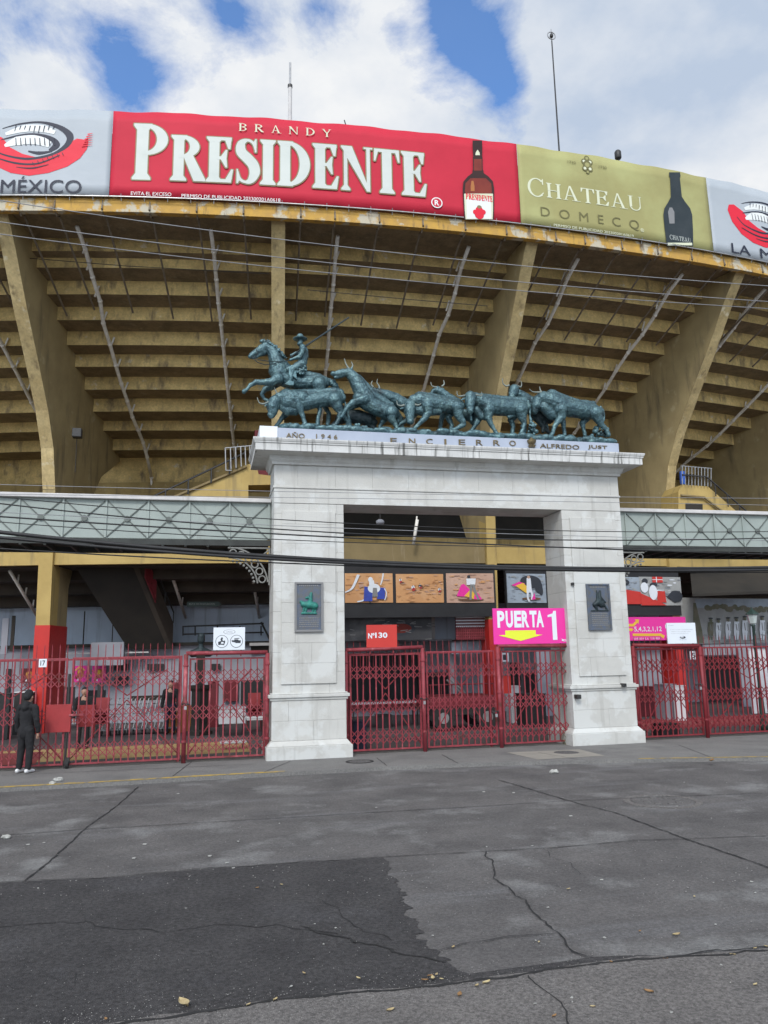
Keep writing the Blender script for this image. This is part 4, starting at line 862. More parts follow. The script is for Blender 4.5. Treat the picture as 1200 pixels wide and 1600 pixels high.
for dx, dz, r_ in ((0, .25, .10), (-.12, .12, .10), (.12, .12, .10), (0, 0, .16), (-.1, -.15, .1), (.1, -.15, .1), (0, -.28, .07)):
    q.ell(M['polive'], a[0]+dx*KX, a[1]+dz, r_*KX, r_, 14); q.ell(M['pcham'] if abs(dx) > 0 else M['vg'], a[0]+dx*KX, a[1]+dz, r_*.55*KX, r_*.55, 12)
for s_, dx in (('1730', -.75), ('1730', .45)): q.text(M['polive'], s_, a[0]+dx*KX, a[0]+(dx+.3)*KX, a[1]-.05, a[1]+.05)
cx2 = lambda y: 1053+(y-268)*.075
bottle(q, cx2, [(8.5, 270), (9, 276), (7.5, 278), (8.5, 308), (13, 316), (20, 326), (22.5, 336), (22, 360), (20.5, 385)], M['pbott'])
bottle(q, lambda y: cx2(y)-10, [(2, 325), (5, 332), (4, 350)], M['grey']); bottle(q, cx2, [(19, 380), (19, 384)], M['pcham'])
a, c = ob(1046, 375), ob(1078, 379); serif_word(q, M['plet'], 'CHATEAU', a[0], c[0], (a[1]+c[1])/2, (a[1]+c[1])/2+.17, T=.12, t=.05); a, c = ob(1050, 383.5), ob(1073, 386.5); q.text(M['pbott'], 'DOMECQ', a[0], c[0], (a[1]+c[1])/2, (a[1]+c[1])/2+.05)
q.build('lettering_art', t)
# the bullring emblem: red brush crescent under a sketched navy bowl
def emblem(q, X, Z, s):                 # X centre azimuth, Z centre height, s half width in metres
    f = lambda x, z: (X+x*s*KX, Z+z*s)
    K = Art(lambda x, z, o: q.fn(X+x*s*KX, Z+z*s, o), q.off); K.m = q.m
    K.poly(M['pred'], [(-1.05, .18), (-1.0, .32), (-.85, .35), (-.6, .22), (-.45, .02), (-.2, -.12), (.1, -.2), (.4, -.12), (.62, .1), (.8, .22), (.93, .20), (1.0, .24), (1.02, .14), (1.0, .0), (.88, -.2), (.65, -.38), (.3, -.52), (-.05, -.58), (-.4, -.52), (-.72, -.36), (-.95, -.1)])
    K.stroke(M['pnavy'], [(-.62, .42), (-.3, .52), (.1, .56), (.45, .46), (.66, .28), (.62, .08), (.40, -.10), (.1, -.2), (-.2, -.22), (-.6, -.12), (-.8, .05)], [.01, .03, .04, .09, .14, .10, .05, .05, .05, .03, .02])
    K.stroke(M['pwhite'], [(-.55, .30), (-.2, .42), (.15, .42), (.38, .34)], [.06, .15, .15, .08]); K.stroke(M['pwhite'], [(-.55, .05), (-.3, .16), (.0, .20), (.3, .08)], [.05, .2, .24, .12])
    K.stroke(M['pnavy'], [(-.62, .18), (-.3, .27), (0, .3), (.3, .22), (.42, .08), (.30, -.05)], [.02, .035, .04, .08, .14, .06])
    K.stroke(M['pnavy'], [(-.1, -.06), (.1, -.10), (.35, -.06)], [.02, .07, .02]); K.stroke(M['pnavy'], [(-.7, -.2), (-.3, -.32), (.1, -.32), (.5, -.14)], [.02, .04, .03, .02])
    K.stroke(M['pnavy'], [(-.3, -.40), (0, -.42), (.3, -.34)], [.01, .03, .01])
    for i in range(9): x = -.38+i*.09; K.stroke(M['pnavy'], [(x, .36+.04*math.sin(i)), (x+.02, .48)], [.012, .02]); K.stroke(M['pnavy'], [(x+.05, .06), (x+.03, .22)], [.02, .012])
    for i in range(7): K.stroke(M['pnavy'], [(.0+i*.09, -.30+i*.035), (.03+i*.09, -.36+i*.035)], .012)
    for i in range(6): K.stroke(M['pred'], [(.9+.02*i, .05+.05*i), (1.1, .08+.05*i)], [.03, .005])
    q.off = K.off
t = banner(-16.6, BA-.004, M['vw'], 'pale grey banner with the red bullring emblem above MÉXICO, leftmost on the rim', 'advertising_banner')
q = art(); a = ob(60, 232); emblem(q, a[0]-.1, a[1], 1.62)
c = ob(127, 303); d = ob(1, 303); z = c[1]; q.text(M['pnavy'], 'MÉXICO', d[0], c[0], z, z+.56); q.text(M['pnavy'], 'LA', d[0]-1.25, d[0]-.45, z, z+.42); q.build('lettering_art', t)  # emblem shapes and letters share these print meshes
t = banner(BC+.004, 13.4, M['vw'], 'pale grey banner with the red bullring emblem above LA MÉ, rightmost on the rim', 'advertising_banner')
q = art(); a = ob(1132, 335); emblem(q, a[0]+1.15*1.62*KX*1.0, a[1]-.08, 1.62)
c = ob(1143, 395); z = c[1]; q.text(M['pnavy'], 'LA', c[0], c[0]+.62, z, z+.38); q.text(M['pnavy'], 'MÉXICO', c[0]+.95, c[0]+3.3, z, z+.50); q.build('lettering_art', t)
# masts above the rim
def mast(name, label, x, y0, y1, r_, cat='mast'):
    a = ondrum(x, y1, 79.9); zt = ondrum(x, y0, 79.9)[1]; b_ = pol(a[0], 79.9, 16.6); t = thing(name, label, cat, b_); return t, b_, zt
t, b_, zt = mast('flagpole', 'short two-stage white pole standing on the rim behind the red banner', 453, 98, 200, .05)
MB().tube([b_, (b_[0], b_[1], zt-.9)], .065, 10).build('lower_tube', M['lip'], t); MB().tube([(b_[0], b_[1], zt-.9), (b_[0], b_[1], zt)], .035, 10).build('upper_tube', M['steel'], t); MB().lathe((b_[0], b_[1], zt-.95), [(.08, 0), (.08, .1), (.04, .12)], 12).build('collar', M['iron'], t)
t, b_, zt = mast('antenna', 'tall thin antenna with a small ring head behind the olive banner', 874, 48, 240, .03, 'antenna')
MB().tube([b_, (b_[0], b_[1], zt-.5)], [.035, .022], 8).build('rod', M['iron'], t); MB().tube([(b_[0], b_[1], zt-.5), (b_[0], b_[1], zt)], [.015, .006], 8).build('tip', M['iron'], t)
MB().tube([(b_[0]+.15*math.cos(u_), b_[1], zt-.28+.15*math.sin(u_)) for u_ in np.linspace(0, 2*math.pi, 22)], .022, 6).build('ring', M['steel'], t); MB().lathe((b_[0], b_[1], zt-.34), [(.06, 0), (.07, .05), (.05, .12)], 10).build('hub', M['iron'], t)
t, b_, zt = mast('rod_stub', 'tiny bent black rod poking above the red banner', 540, 188, 200, .02, 'rod'); MB().tube([b_, (b_[0], b_[1], zt-.15), (b_[0]-.04, b_[1], zt)], .02, 6).build('rod', M['iron'], t)
t, b_, zt = mast('floodlight', 'small dark drum floodlight on the rim above the olive banner', 967, 236, 260, .1, 'floodlight')
MB().tube([b_, (b_[0], b_[1], zt-.3)], .03, 8).build('stem', M['iron'], t); MB().lathe((b_[0], b_[1], zt-.34), [(.09, 0), (.12, .05), (.12, .28), (.08, .34)], 14).build('drum', M['iron'], t, True)
# floodlight on the left rib
c = pol(-11.35, 75.75, 0); p = at(122, 679, 28.0); t = thing('rib_floodlight', 'dark box lamp hanging on the leftmost curved rib', 'lamp', p)
MB().box(p[0]-.17, p[0]+.15, p[1]-.25, p[1]+.05, p[2]-.15, p[2]+.18).build('housing', M['iron'], t, bevel=.03); MB().tube([p+np.array([-.05, .1, -.1]), p+np.array([-.08, .3, -1.3])], .012, 5).build('lead', M['iron'], t)
MB().tube([p, p+np.array([0, .5, .1])], .03, 6).build('bracket', M['iron'], t)
p = at(594, 816, 26.9); t = thing('dome_lamp', 'small round grey lamp hanging under the gallery inside the arch', 'lamp', p); MB().ball(p, .16, 12, 7, (1, 1, .7)).build('dome', M['wallg'], t, True); MB().tube([p, p+np.array([0, 0, .5])], .02, 6).build('stem', M['iron'], t)
# ------------------------------------------------------------------ the white arch
AR = thing('monumental_arch', 'white stone gateway arch with two pillars and a stained cornice', 'arch', (6.36, 19.65, 0))
def course(mb, x0, x1, y0, y1, z0, z1, cuts=(), g=.0022):
    xs = [x0]+list(cuts)+[x1]
    for a, b in zip(xs, xs[1:]): mb.box(a+g/2, b-g/2, y0, y1, z0+g/2, z1-g/2)
def pillar(x0, x1, side):
    b = MB(); z = 1.52; k = 0
    while z < 6.18:
        z1 = min(z+.49, 6.19); w = x1-x0
        course(b, x0, x1, 19.06, 20.24, z, z1, (x0+w*(.5 if k % 2 else .25), x0+w*(.78 if not k % 2 else .9))); z = z1; k += 1
    b.box(x0+.03, x1-.03, 19.09, 20.21, .3, 6.19)
    o = b.build('pillar', M['white'], AR, bevel=.006)
    c = MB(); z = 1.74; k = 0
    px0, px1 = (x0+.2, x1-.22) if side < 0 else (x0+.22, x1-.2)
    while z < 5.98:
        z1 = min(z+.49, 5.99); w = px1-px0; course(c, px0, px1, 19.02, 19.058, z, z1, (px0+w*(.55 if k % 2 else .25),), .003); z = z1; k += 1
    c.build('raised_panel', M['white'], o, bevel=.004)
    m = MB(); f = lambda e, z0_, z1_: m.box(x0-e, x1+e, 19.06-e, 20.24+e, z0_, z1_)
    f(.05, 1.50, 1.53); f(.10, 1.42, 1.498); f(.06, 1.36, 1.418); m.build('moulding', M['white'], o, bevel=.012)
    m = MB(); course(m, x0-.02, x1+.02, 19.03, 20.27, .42, .88, ((x0+x1)/2+.1,)); course(m, x0-.02, x1+.02, 19.03, 20.27, .88, 1.358, ((x0+x1)/2-.5,)); m.build('pedestal', M['white'], o, bevel=.006)
    m = MB(); m.hexa([(x0-.13, 18.92, .30), (x1+.13, 18.92, .30), (x1+.13, 20.38, .30), (x0-.13, 20.38, .30)], [(x0-.03, 19.02, .418), (x1+.03, 19.02, .418), (x1+.03, 20.28, .418), (x0-.03, 20.28, .418)])
    m.box(x0-.15, x1+.15, 18.90, 20.40, -.06, .298); m.build('base', M['white'], o, bevel=.015)
    return o
pL = pillar(1.57, 3.34, -1); pR = pillar(9.37, 11.15, 1)
b = MB(); course(b, 1.57, 11.15, 19.06, 20.24, 6.20, 6.58, ()); course(b, 1.57, 11.15, 19.07, 20.23, 6.64, 7.19, [1.57+.97*i+.6 for i in range(10)]); b.box(1.6, 11.12, 19.10, 20.20, 6.25, 7.4)
lt = b.build('lintel', M['white'], AR, bevel=.006)
MB().box(1.545, 11.175, 19.035, 20.265, 6.582, 6.638).build('fillet', M['white'], lt, bevel=.01)
cy0, cy1, cx0, cx1 = 19.06, 20.24, 1.57, 11.15
def ringprof(pr): # (projection, z) lofted round the lintel
    vs = []; [vs.extend([(cx0-e, cy0-e, z), (cx1+e, cy0-e, z), (cx1+e, cy1+e, z), (cx0-e, cy1+e, z)]) for e, z in pr]; k = len(pr)
    fs = [(i*4+j, i*4+(j+1) % 4, (i+1)*4+(j+1) % 4, (i+1)*4+j) for i in range(k-1) for j in range(4)]+[(0, 1, 2, 3), tuple((k-1)*4+j for j in range(4))]
    return MB().add(vs, fs)
ringprof([(.02, 7.19), (.05, 7.19), (.06, 7.25), (.10, 7.30), (.13, 7.40), (.46, 7.42), (.46, 7.43)]).build('bed_moulding', M['white'], AR)
ringprof([(.50, 7.43), (.50, 7.60), (.525, 7.62), (.525, 7.645), (.54, 7.66), (.56, 7.71), (.56, 7.74)]).build('cornice', M['whited'], AR)
pb = MB().box(1.66, 11.27, 19.08, 20.15, 7.742, 8.165).build('inscription_plinth', M['plinthp'], AR, bevel=.006)
MB().box(1.20, 1.655, 19.09, 20.14, 7.742, 8.20).build('end_block', M['signw'], AR, bevel=.006)
def raised(word, x0, y0, x1, y1, h, nm='lettering_art', m=M['brass'], Y=19.07):
    a, c = at(x0, y0, Y), at(x1, y1, Y); b = MB(); z = (a[2]+c[2])/2
    text(b, word, lambda x, zz_, o: np.array([x, Y, zz_]), a[0], c[0], z, z+h*.88, .0)
    o = b.build(nm, m, pb); s = o.modifiers.new('thick', 'SOLIDIFY'); s.thickness = .03; s.offset = 0
raised('AÑO', 447, 684, 476, 685, .18); raised('1 9 4 6', 494, 685, 527, 686, .13)
for ch, x in zip('ENCIERRO', (615, 644, 671, 696, 722, 749, 776, 801)): raised(ch, x-(5 if ch != 'I' else 1.5), 693+(x-615)*.02, x+(5 if ch != 'I' else 1.5), 693+(x-615)*.02, .17)
raised('ALFREDO', 844, 700, 905, 702, .14); raised('JUST', 919, 702, 949, 703, .14)
p = at(831, 698, 19.05); b = MB(); b.lathe(p-np.array([0, 0, .02]), [(.09, 0), (.11, .05), (.07, .08), (.12, .14), (.13, .2), (.05, .24), (.03, .28)], 10); b.build('crest', M['brass'], pb)
def plaque(x0, x1, z0, z1, label, left):
    t = thing('relief_plaque', label, 'plaque', ((x0+x1)/2, 19.0, z0)); Y = 19.02
    b = MB().box(x0, x1, Y-.04, Y-.001, z0, z1); b.build('plate', M['plaqb'], t, bevel=.006)
    b = MB()
    for a in ((x0, x1, z1-.05, z1), (x0, x1, z0, z0+.05), (x0, x0+.05, z0+.051, z1-.051), (x1-.05, x1, z0+.051, z1-.051)): b.box(a[0], a[1], Y-.065, Y-.041, a[2], a[3])
    b.build('frame', M['grey'] if left else M['plaqb'], t, bevel=.006)
    w, h = x1-x0, z1-z0; P = lambda u, v, r_, d=.05: (x0+w*u, Y-d, z0+h*v, r_*w)
    b = MB()
    if left:
        b.chain([P(.3, .55, .10), P(.5, .54, .14), P(.7, .52, .13)]); b.chain([P(.3, .57, .07), P(.22, .60, .06)]); b.chain([P(.55, .62, .08), P(.56, .72, .07), P(.58, .77, .05)]); b.chain([P(.56, .7, .05), P(.4, .68, .04)])
        for u in (.33, .42, .66, .75): b.chain([P(u, .5, .05), P(u-.03, .42, .035), P(u-.05, .38, .03)])
        b.chain([P(.25, .37, .04), P(.75, .37, .04)]); b.build('relief_group', M['verd'], t, remesh=.012)
    else:
        b.chain([P(.3, .55, .09), P(.45, .60, .12), P(.6, .55, .12)]); b.chain([P(.45, .65, .06), P(.43, .85, .03)]); b.chain([P(.55, .62, .07), P(.56, .78, .06), P(.57, .84, .05)]); b.chain([P(.6, .7, .05), P(.78, .6, .03)]); b.chain([P(.66, .6, .05), P(.82, .45, .04)]); b.chain([P(.35, .5, .07), P(.4, .44, .05)])
        b.chain([P(.15, .42, .03), P(.88, .42, .03)]); b.build('relief_group', M['bronzed'], t, remesh=.012)
    b = MB()
    for i in range(5 if left else 7):
        z = z0+h*(.10+i*.042); n = 9; rr_ = random.Random(i)
        x = x0+w*.16
        while x < x1-w*.16: l_ = rr_.uniform(.02, .06); b.box(x, min(x+l_, x1-w*.14), Y-.048, Y-.0405, z, z+h*.018); x += l_+.012
    for i in range(10): x = x0+w*(.15+.07*i); b.box(x, x+w*.045, Y-.048, Y-.0405, z1-h*.085, z1-h*.055)
    b.build('raised_lines', M['grey'], t)
plaque(2.09, 2.79, 2.98, 4.20, 'dark bronze relief plaque with a green patinated rider on the left pillar', True)
plaque(9.92, 10.60, 2.93, 4.17, 'blue-grey bronze relief plaque with dark figures on the right pillar', False)
for x, y, s in ((972, 1070, .05), (901, 1088, .06), (895, 912, .04)):
    p = at(x, y, 19.0); t = tag(MB().box(p[0]-s, p[0]+s, 18.85 if x != 895 else 18.98, 19.05, p[2]-s, p[2]+s*.8).build('junction_box', M['iron'], None, bevel=.01), 'small black box fixed %s' % {972: 'on the ledge of the right pillar', 901: 'under the ledge of the right pillar', 895: 'high on the inner edge of the right pillar'}[x], 'junction box')

# ------------------------------------------------------------------ bronze group
SC = thing('bronze_sculpture', 'verdigris bronze group of a horseman driving running bulls on top of the arch', 'sculpture', (6.4, 19.6, 8.21))
KP = .0166
b = MB(); b.box(1.74, 11.20, 19.16, 20.02, 8.168, 8.28); rr = random.Random(2)
for i in range(420):
    x = rr.uniform(1.8, 11.15); y = rr.choice((rr.uniform(19.16, 19.3), rr.uniform(19.2, 20.0))); s = rr.uniform(.05, .13); b.ball((x, y, 8.24+rr.uniform(-.02, .07)), s, 8, 6, (rr.uniform(.9, 1.9), .9, .75))
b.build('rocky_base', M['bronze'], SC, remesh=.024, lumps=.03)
def fig(name, Y, chains, label=None, m='bronze', vox=.0135, horns=(), ears=(), sq=.95):
    b = MB()
    for ch in chains:
        dy = 0; pts = []
        if isinstance(ch[0], (int, float)): dy = ch[0]; ch = ch[1:]
        for q_ in ch:
            p = at(q_[0], q_[1], Y+dy+(q_[3] if len(q_) > 3 else 0)); pts.append((p[0], p[1], p[2], q_[2]*KP*1.10))
        b.chain(pts, 14)
    o = b.build(name, M[m], SC, remesh=vox, label=label, lumps=.027)
    for h in horns:
        dy = h[0]; P = [at(x, y, Y+dy+(d[0] if d else 0)) for x, y, *d in h[1:]]
        n = len(P); Q = []
        for i in range(n-1):
            p0, p1, p2, p3 = P[max(i-1, 0)], P[i], P[i+1], P[min(i+2, n-1)]
            for t_ in np.linspace(0, 1, 5, endpoint=(i == n-2)): Q.append(.5*((2*p1)+(-p0+p2)*t_+(2*p0-5*p1+4*p2-p3)*t_*t_+(-p0+3*p1-3*p2+p3)*t_**3))
        MB().tube(Q, [.027*(1-i/len(Q))**.7+.004 for i in range(len(Q))], 8).build('horn', M['horn'], o, True)
    for e in ears:
        dy, x, y, x2, y2 = e; p, q_ = at(x, y, Y+dy), at(x2, y2, Y+dy-.03); b = MB(); b.chain([(*p, .030), (*((p+q_)/2), .034), (*q_, .010)], 8, .5); b.build('ear', M[m], o, remesh=.010)
    return o
# leading bull, front left
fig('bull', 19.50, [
 [(430, 627, 9, -.05), (426, 635, 9.5, -.05), (426, 643, 7.2, -.06), (424, 648, 5.6, -.06)], [(436, 622, 8), (448, 620, 12), (458, 624, 14), (470, 624, 13.5)],
 [(450, 628, 13), (462, 632, 12), (478, 629, 12), (495, 625, 11.5), (512, 623, 12), (524, 624, 13), (532, 622, 8.5)], [(455, 617, 8), (480, 614.5, 6.5), (505, 613, 6), (522, 612, 7), (532, 614, 6)], [(441, 636, 6), (450, 641, 8), (460, 641, 8)],
 [-.10, (464, 628, 8), (468, 637, 6.3), (472, 647, 3.8), (475, 656, 3), (477, 663, 3.4), (474, 665, 3.2)], [.24, (455, 636, 8), (447, 646, 5.5), (440, 654, 3.5), (434, 663, 3), (431, 667, 3.4)],
 [-.12, (522, 624, 11), (527, 635, 7.5), (532, 645, 4.4), (529, 654, 3.2), (526, 662, 3.2), (522, 665, 3.4)], [.22, (524, 630, 8), (532, 641, 5.5), (538, 651, 3.4), (543, 660, 3), (544, 668, 3.4)],
 [(533, 613, 2.2), (538, 622, 1.6), (540, 634, 1.4), (538, 645, 2.4)], [-.03, (500, 634, 3), (514, 631, 3.5)]], 'bull with lowered head leading the bronze group at the far left',
 horns=[(-.12, (420, 628), (412, 631), (405, 629), (402, 621)), (.10, (437, 617), (432, 613), (428, 604))], ears=[(-.1, 437, 620, 443, 617), (-.12, 419, 631, 413, 635)])
# rearing horse
h = fig('horse', 19.72, [
 [(416, 541, 7.5), (409, 546, 7.2), (400, 551, 5.2), (393, 555, 4.2), (391, 557, 3.4)], [(412, 550, 5.5), (402, 556, 3.4), (395, 559, 2.4)], [(417, 541, 7.5), (425, 549, 8.5), (430, 559, 10.5), (434, 571, 12.5), (437, 583, 13.5)],
 [(432, 579, 12), (438, 590, 12.5), (452, 595, 12), (468, 598, 11), (484, 598, 12), (497, 597, 13), (505, 598, 10)], [(440, 570, 9), (455, 583, 9), (475, 587, 8), (492, 590, 8)],
 [-.16, (434, 592, 9), (425, 597, 6.5), (412, 597.5, 4.6), (400, 597, 4), (391, 602, 2.9), (386, 608, 2.6), (381, 612, 3.2)], [.15, (434, 596, 8.5), (424, 604, 6), (414, 608, 4.4), (409, 616, 3), (413, 623, 2.6), (418, 626, 3)],
 [-.16, (498, 600, 11), (500, 612, 8), (494, 625, 5), (500, 640, 3.5), (497, 655, 3), (496, 664, 3.6)], [.16, (500, 604, 10), (508, 618, 7), (506, 632, 4.4), (514, 646, 3.4), (512, 664, 3.6)],
 [(507, 592, 4), (513, 594, 3.4), (518, 598, 5.5), (524, 603, 5), (528, 608, 3)]], 'rearing horse under the rider at the left of the bronze group', ears=[(-.06, 414, 536, 413, 529), (.07, 418, 536, 418, 530)])
b = MB(); r2 = random.Random(9)
for i in range(34):
    t_ = i/33; x, y = 408+36*t_, 533+26*t_**1.35-4*math.sin(t_*3); p = at(x, y, 19.70+r2.uniform(-.10, .10)); q_ = p+np.array([r2.uniform(.0, .09), r2.uniform(-.05, .05), r2.uniform(-.06, .05)])
    b.chain([(*p, .045), (*q_, .018)], 7)
b.build('mane', M['bronze'], h, remesh=.012)
b = MB()
for i in range(60):
    t_ = r2.random(); p = at(513+13*t_+r2.uniform(-4, 4), 593+12*t_+r2.uniform(-4, 4), 19.72+r2.uniform(-.08, .08)); b.ball(p, r2.uniform(.02, .04), 7, 5)
b.build('tail_tuft', M['bronze'], h, remesh=.013)
b = MB()
for pts in ([(393, 556), (404, 562), (420, 564.5), (440, 565), (452, 563)], [(394, 558), (402, 566), (414, 570), (432, 568)]): b.tube([at(x, y, 19.48 if i_ else 19.62) for i_, (x, y) in enumerate(pts)], .012, 5)
b.tube([at(401, 546, 19.60), at(402, 552, 19.56), at(399, 558, 19.6)], .014, 5); b.build('reins', M['bronzed'], h)
# rider
r = fig('rider', 19.70, [[(469.5, 533.5, 4.2), (468.5, 537, 4.0)], [(471, 539, 2.8), (473, 543, 5.5), (475, 549, 7), (475, 557, 6.6), (473, 565, 7.2), (471, 570, 7)], [-.20, (474, 545, 4.4), (471, 552, 3.5), (467, 558, 3.2), (460, 560, 2.5), (454, 562, 2.2)], [.20, (474, 545, 4.2), (468, 551, 3.2), (460, 553, 2.4), (455, 555, 2.0)],
 [-.20, (472, 569, 6.8), (463, 573, 6.2), (457, 578, 5), (455, 588, 4), (453, 597, 3), (449, 600, 2.4)], [.26, (472, 570, 6.5), (462, 575, 5.5), (457, 586, 4), (455, 597, 3)]], 'rider in a broad hat holding a long lance on the rearing horse', vox=.014)
MB().lathe(at(469, 531, 19.70), [(.13, -.02), (.19, .015), (.20, .03), (.09, .025), (.088, .13), (.06, .16), (.01, .165)], 18).build('hat', M['bronze'], r, True).rotation_euler = (0, 0, 0)
b = MB()
for i in range(110):
    a_, rr_ = r2.uniform(0, 6.28), math.sqrt(r2.random()); b.ball(at(470.5+9.5*rr_*math.cos(a_), 576+9*rr_*math.sin(a_), 19.46+r2.uniform(-.03, .05)), r2.uniform(.022, .036), 7, 5)
b.build('fleece_chap', M['bronze'], r, remesh=.012)
b = MB(); b.prism([at(x, y, 19.44) for x, y in ((452, 572), (458, 569), (463, 580), (465, 594), (458, 588), (451, 586))], (0, .10, 0)); b.build('leather_chap', M['bronze'], r, bevel=.02)
b = MB(); b.prism([at(x, y, 19.40) for x, y in ((444, 600), (452, 594), (460, 596), (459, 602), (452, 602))], (0, .12, 0)); b.build('stirrup_boot', M['bronze'], r, bevel=.015)
MB().tube([at(454, 558, 19.52), at(477, 541, 19.62), at(545, 496, 19.66)], [.020, .026, .022], 7).build('lance', M['bronzed'], r)
# leaping bull with raised head
fig('bull', 19.52, [
 [(545, 582, 7.5), (535, 583, 6.5), (526, 584, 4.6), (520, 584, 3.6)], [(533, 587, 4), (524, 590, 2.4)], [(546, 583, 8), (554, 592, 9.5), (560, 602, 11.5), (566, 614, 13), (573, 624, 13.5)], [(562, 622, 11), (575, 630, 12.5), (588, 637, 12), (600, 642, 12), (610, 645, 12), (616, 648, 8)], [(560, 590, 5), (570, 603, 7), (582, 617, 8), (596, 626, 7), (610, 634, 6)],
 [-.15, (570, 624, 8), (560, 626, 6), (551, 629, 4.8), (543, 636, 3.8), (537, 645, 2.8), (533, 651, 3.2)], [.2, (565, 628, 7), (553, 634, 5), (543, 640, 3.4), (545, 654, 2.8), (547, 666, 3.2)],
 [-.14, (611, 644, 10), (612, 654, 6.5), (617, 662, 4), (620, 670, 3), (623, 676, 3.4)], [.2, (606, 650, 7), (598, 658, 4.5), (594, 666, 3), (592, 674, 3.4)], [(616, 640, 2.4), (622, 648, 1.8), (622, 660, 1.8)]],
 'leaping bull with its head thrown up behind the horse', horns=[(-.08, (546, 577), (543, 573), (540, 567), (538, 560)), (.1, (549, 576), (551, 571), (549, 565))], ears=[(-.1, 548, 579, 551, 573)])
# low bull behind it
fig('bull', 19.86, [[(532, 655, 8), (545, 650, 11), (560, 652, 11.5), (575, 655, 10), (584, 660, 6)], [(570, 658, 6), (580, 666, 3.5), (590, 672, 3)], [(530, 658, 5), (520, 664, 3.5), (514, 668, 3)], [(536, 640, 6), (528, 632, 4)]], 'crouched dark bull low behind the leading ones', 'bronzed')
fig('bull', 19.92, [[(586, 611, 5.5), (582, 609, 4)], [(590, 612, 6), (604, 618, 9), (618, 624, 10), (630, 632, 11), (645, 640, 11)], [(600, 630, 9), (615, 645, 9), (625, 655, 6), (628, 668, 3.5)], [(590, 625, 7), (585, 645, 5), (582, 665, 3)]], 'bull with upright horn in the back row behind the leaping bull',
 horns=[(-.06, (593, 608), (592, 603), (589, 598), (590, 592)), (.06, (583, 605), (580, 600), (582, 595))], ears=[(-.08, 593, 610, 598, 609)])
# charging bull with head down
fig('bull', 19.46, [
 [(640, 633, 9.5, -.06), (640, 643, 8.6, -.10), (640.5, 652, 6.4, -.14), (641, 658, 5.6, -.15)], [(647, 626, 9.5), (656, 626, 12.5), (668, 630, 14), (684, 632, 12.5), (700, 634, 11.5), (712, 636, 11.5), (721, 634, 6.5)], [(655, 620, 8), (675, 620, 6), (700, 625, 5.5), (716, 628, 5.5)], [(650, 640, 8), (664, 642, 9), (684, 641, 8)],
 [-.14, (668, 634, 9), (669, 645, 6), (663, 654, 4.6), (655, 662, 3.2), (648, 669, 3), (645, 673, 3.4)], [.16, (656, 638, 7), (645, 650, 5), (635, 657, 3.5), (625, 663, 3), (619, 668, 2.8), (623, 675, 3.2)],
 [-.14, (714, 636, 10), (716, 648, 7), (723, 659, 5), (724, 664, 3.8), (712, 670, 3), (700, 675, 3.2)], [.2, (708, 640, 8), (700, 652, 5), (706, 664, 3.2), (704, 675, 3.2)], [(720, 629, 2.2), (728, 634, 1.6), (734, 644, 1.6), (736, 656, 2.4)]],
 'charging bull with head down in the middle of the bronze group', horns=[(-.16, (632, 633), (626, 634), (621, 632), (620, 626)), (-.16, (648, 632), (653, 633), (657, 631), (657, 626))], ears=[(-.12, 632, 636, 625, 639), (-.12, 649, 635, 654, 638)])
fig('bull', 19.94, [[(684, 609, 6), (678, 611, 4.5), (675, 614, 3.4)], [(688, 612, 7), (696, 619, 8), (706, 625, 8), (716, 632, 9)], [(700, 630, 9), (715, 645, 8), (735, 650, 10), (742, 664, 4)], [(696, 640, 7), (690, 655, 4), (688, 670, 3)]], 'bull in the back row looking over the charging bull', horns=[(-.06, (687, 606), (681, 605), (675, 603), (673, 597)), (.08, (690, 604), (694, 600), (693, 594))], ears=[(-.06, 688, 608, 694, 607)])
# walking bull facing the street
fig('bull', 19.48, [
 [(735, 620, 9.2, -.14), (734.5, 629, 8, -.18), (734.5, 638, 5.8, -.21), (735, 641.5, 5, -.22)], [(742, 622, 9, -.05), (751, 627, 12.5), (763, 634, 15), (780, 636, 14), (797, 637, 13.5), (811, 638, 13.5), (822, 636, 8)], [(752, 622, 8), (775, 624, 7), (800, 626, 6.5), (818, 627, 7)], [(744, 640, 6), (752, 650, 6), (763, 652, 6)],
 [-.15, (764, 640, 9.5), (763, 652, 6), (767, 663, 4), (772, 671, 3), (776, 678, 3.4)], [.12, (752, 645, 8), (746, 658, 5), (741, 667, 3.4), (735, 675, 3.2), (732, 678, 3.4)],
 [-.15, (814, 640, 11), (816, 652, 7), (819, 662, 4), (817, 671, 3.2), (813, 679, 3.4)], [.18, (806, 646, 8), (798, 656, 5), (802, 667, 3.4), (800, 678, 3.2)], [-.08, (825, 627, 2.2), (828, 638, 1.6), (828, 650, 1.5), (830, 660, 3)], [-.02, (795, 651, 3.2), (806, 648, 3.5)]],
 'walking bull with curved horns facing the street, right of the middle', horns=[(-.2, (727, 618), (720, 619), (715, 618), (714, 611)), (-.2, (743, 617), (749, 618), (753, 618), (752, 612))], ears=[(-.18, 727, 622, 720, 625), (-.18, 743, 621, 750, 622)])
fig('bull', 19.96, [[(803, 608, 8, -.1), (801, 615, 7, -.14), (799, 621, 5, -.16)], [(809, 615, 8), (820, 622, 9), (832, 630, 10), (845, 640, 11)], [(826, 635, 9), (838, 650, 9), (850, 660, 6), (855, 672, 3)], [(812, 625, 7), (818, 650, 5), (820, 674, 3)]], 'bull raising its horned head highest over the back row', horns=[(-.14, (796, 602), (791, 603), (786, 599), (785, 591)), (-.14, (809, 603), (813, 605), (815, 601), (814, 595))], ears=[(-.12, 810, 610, 816, 611)])
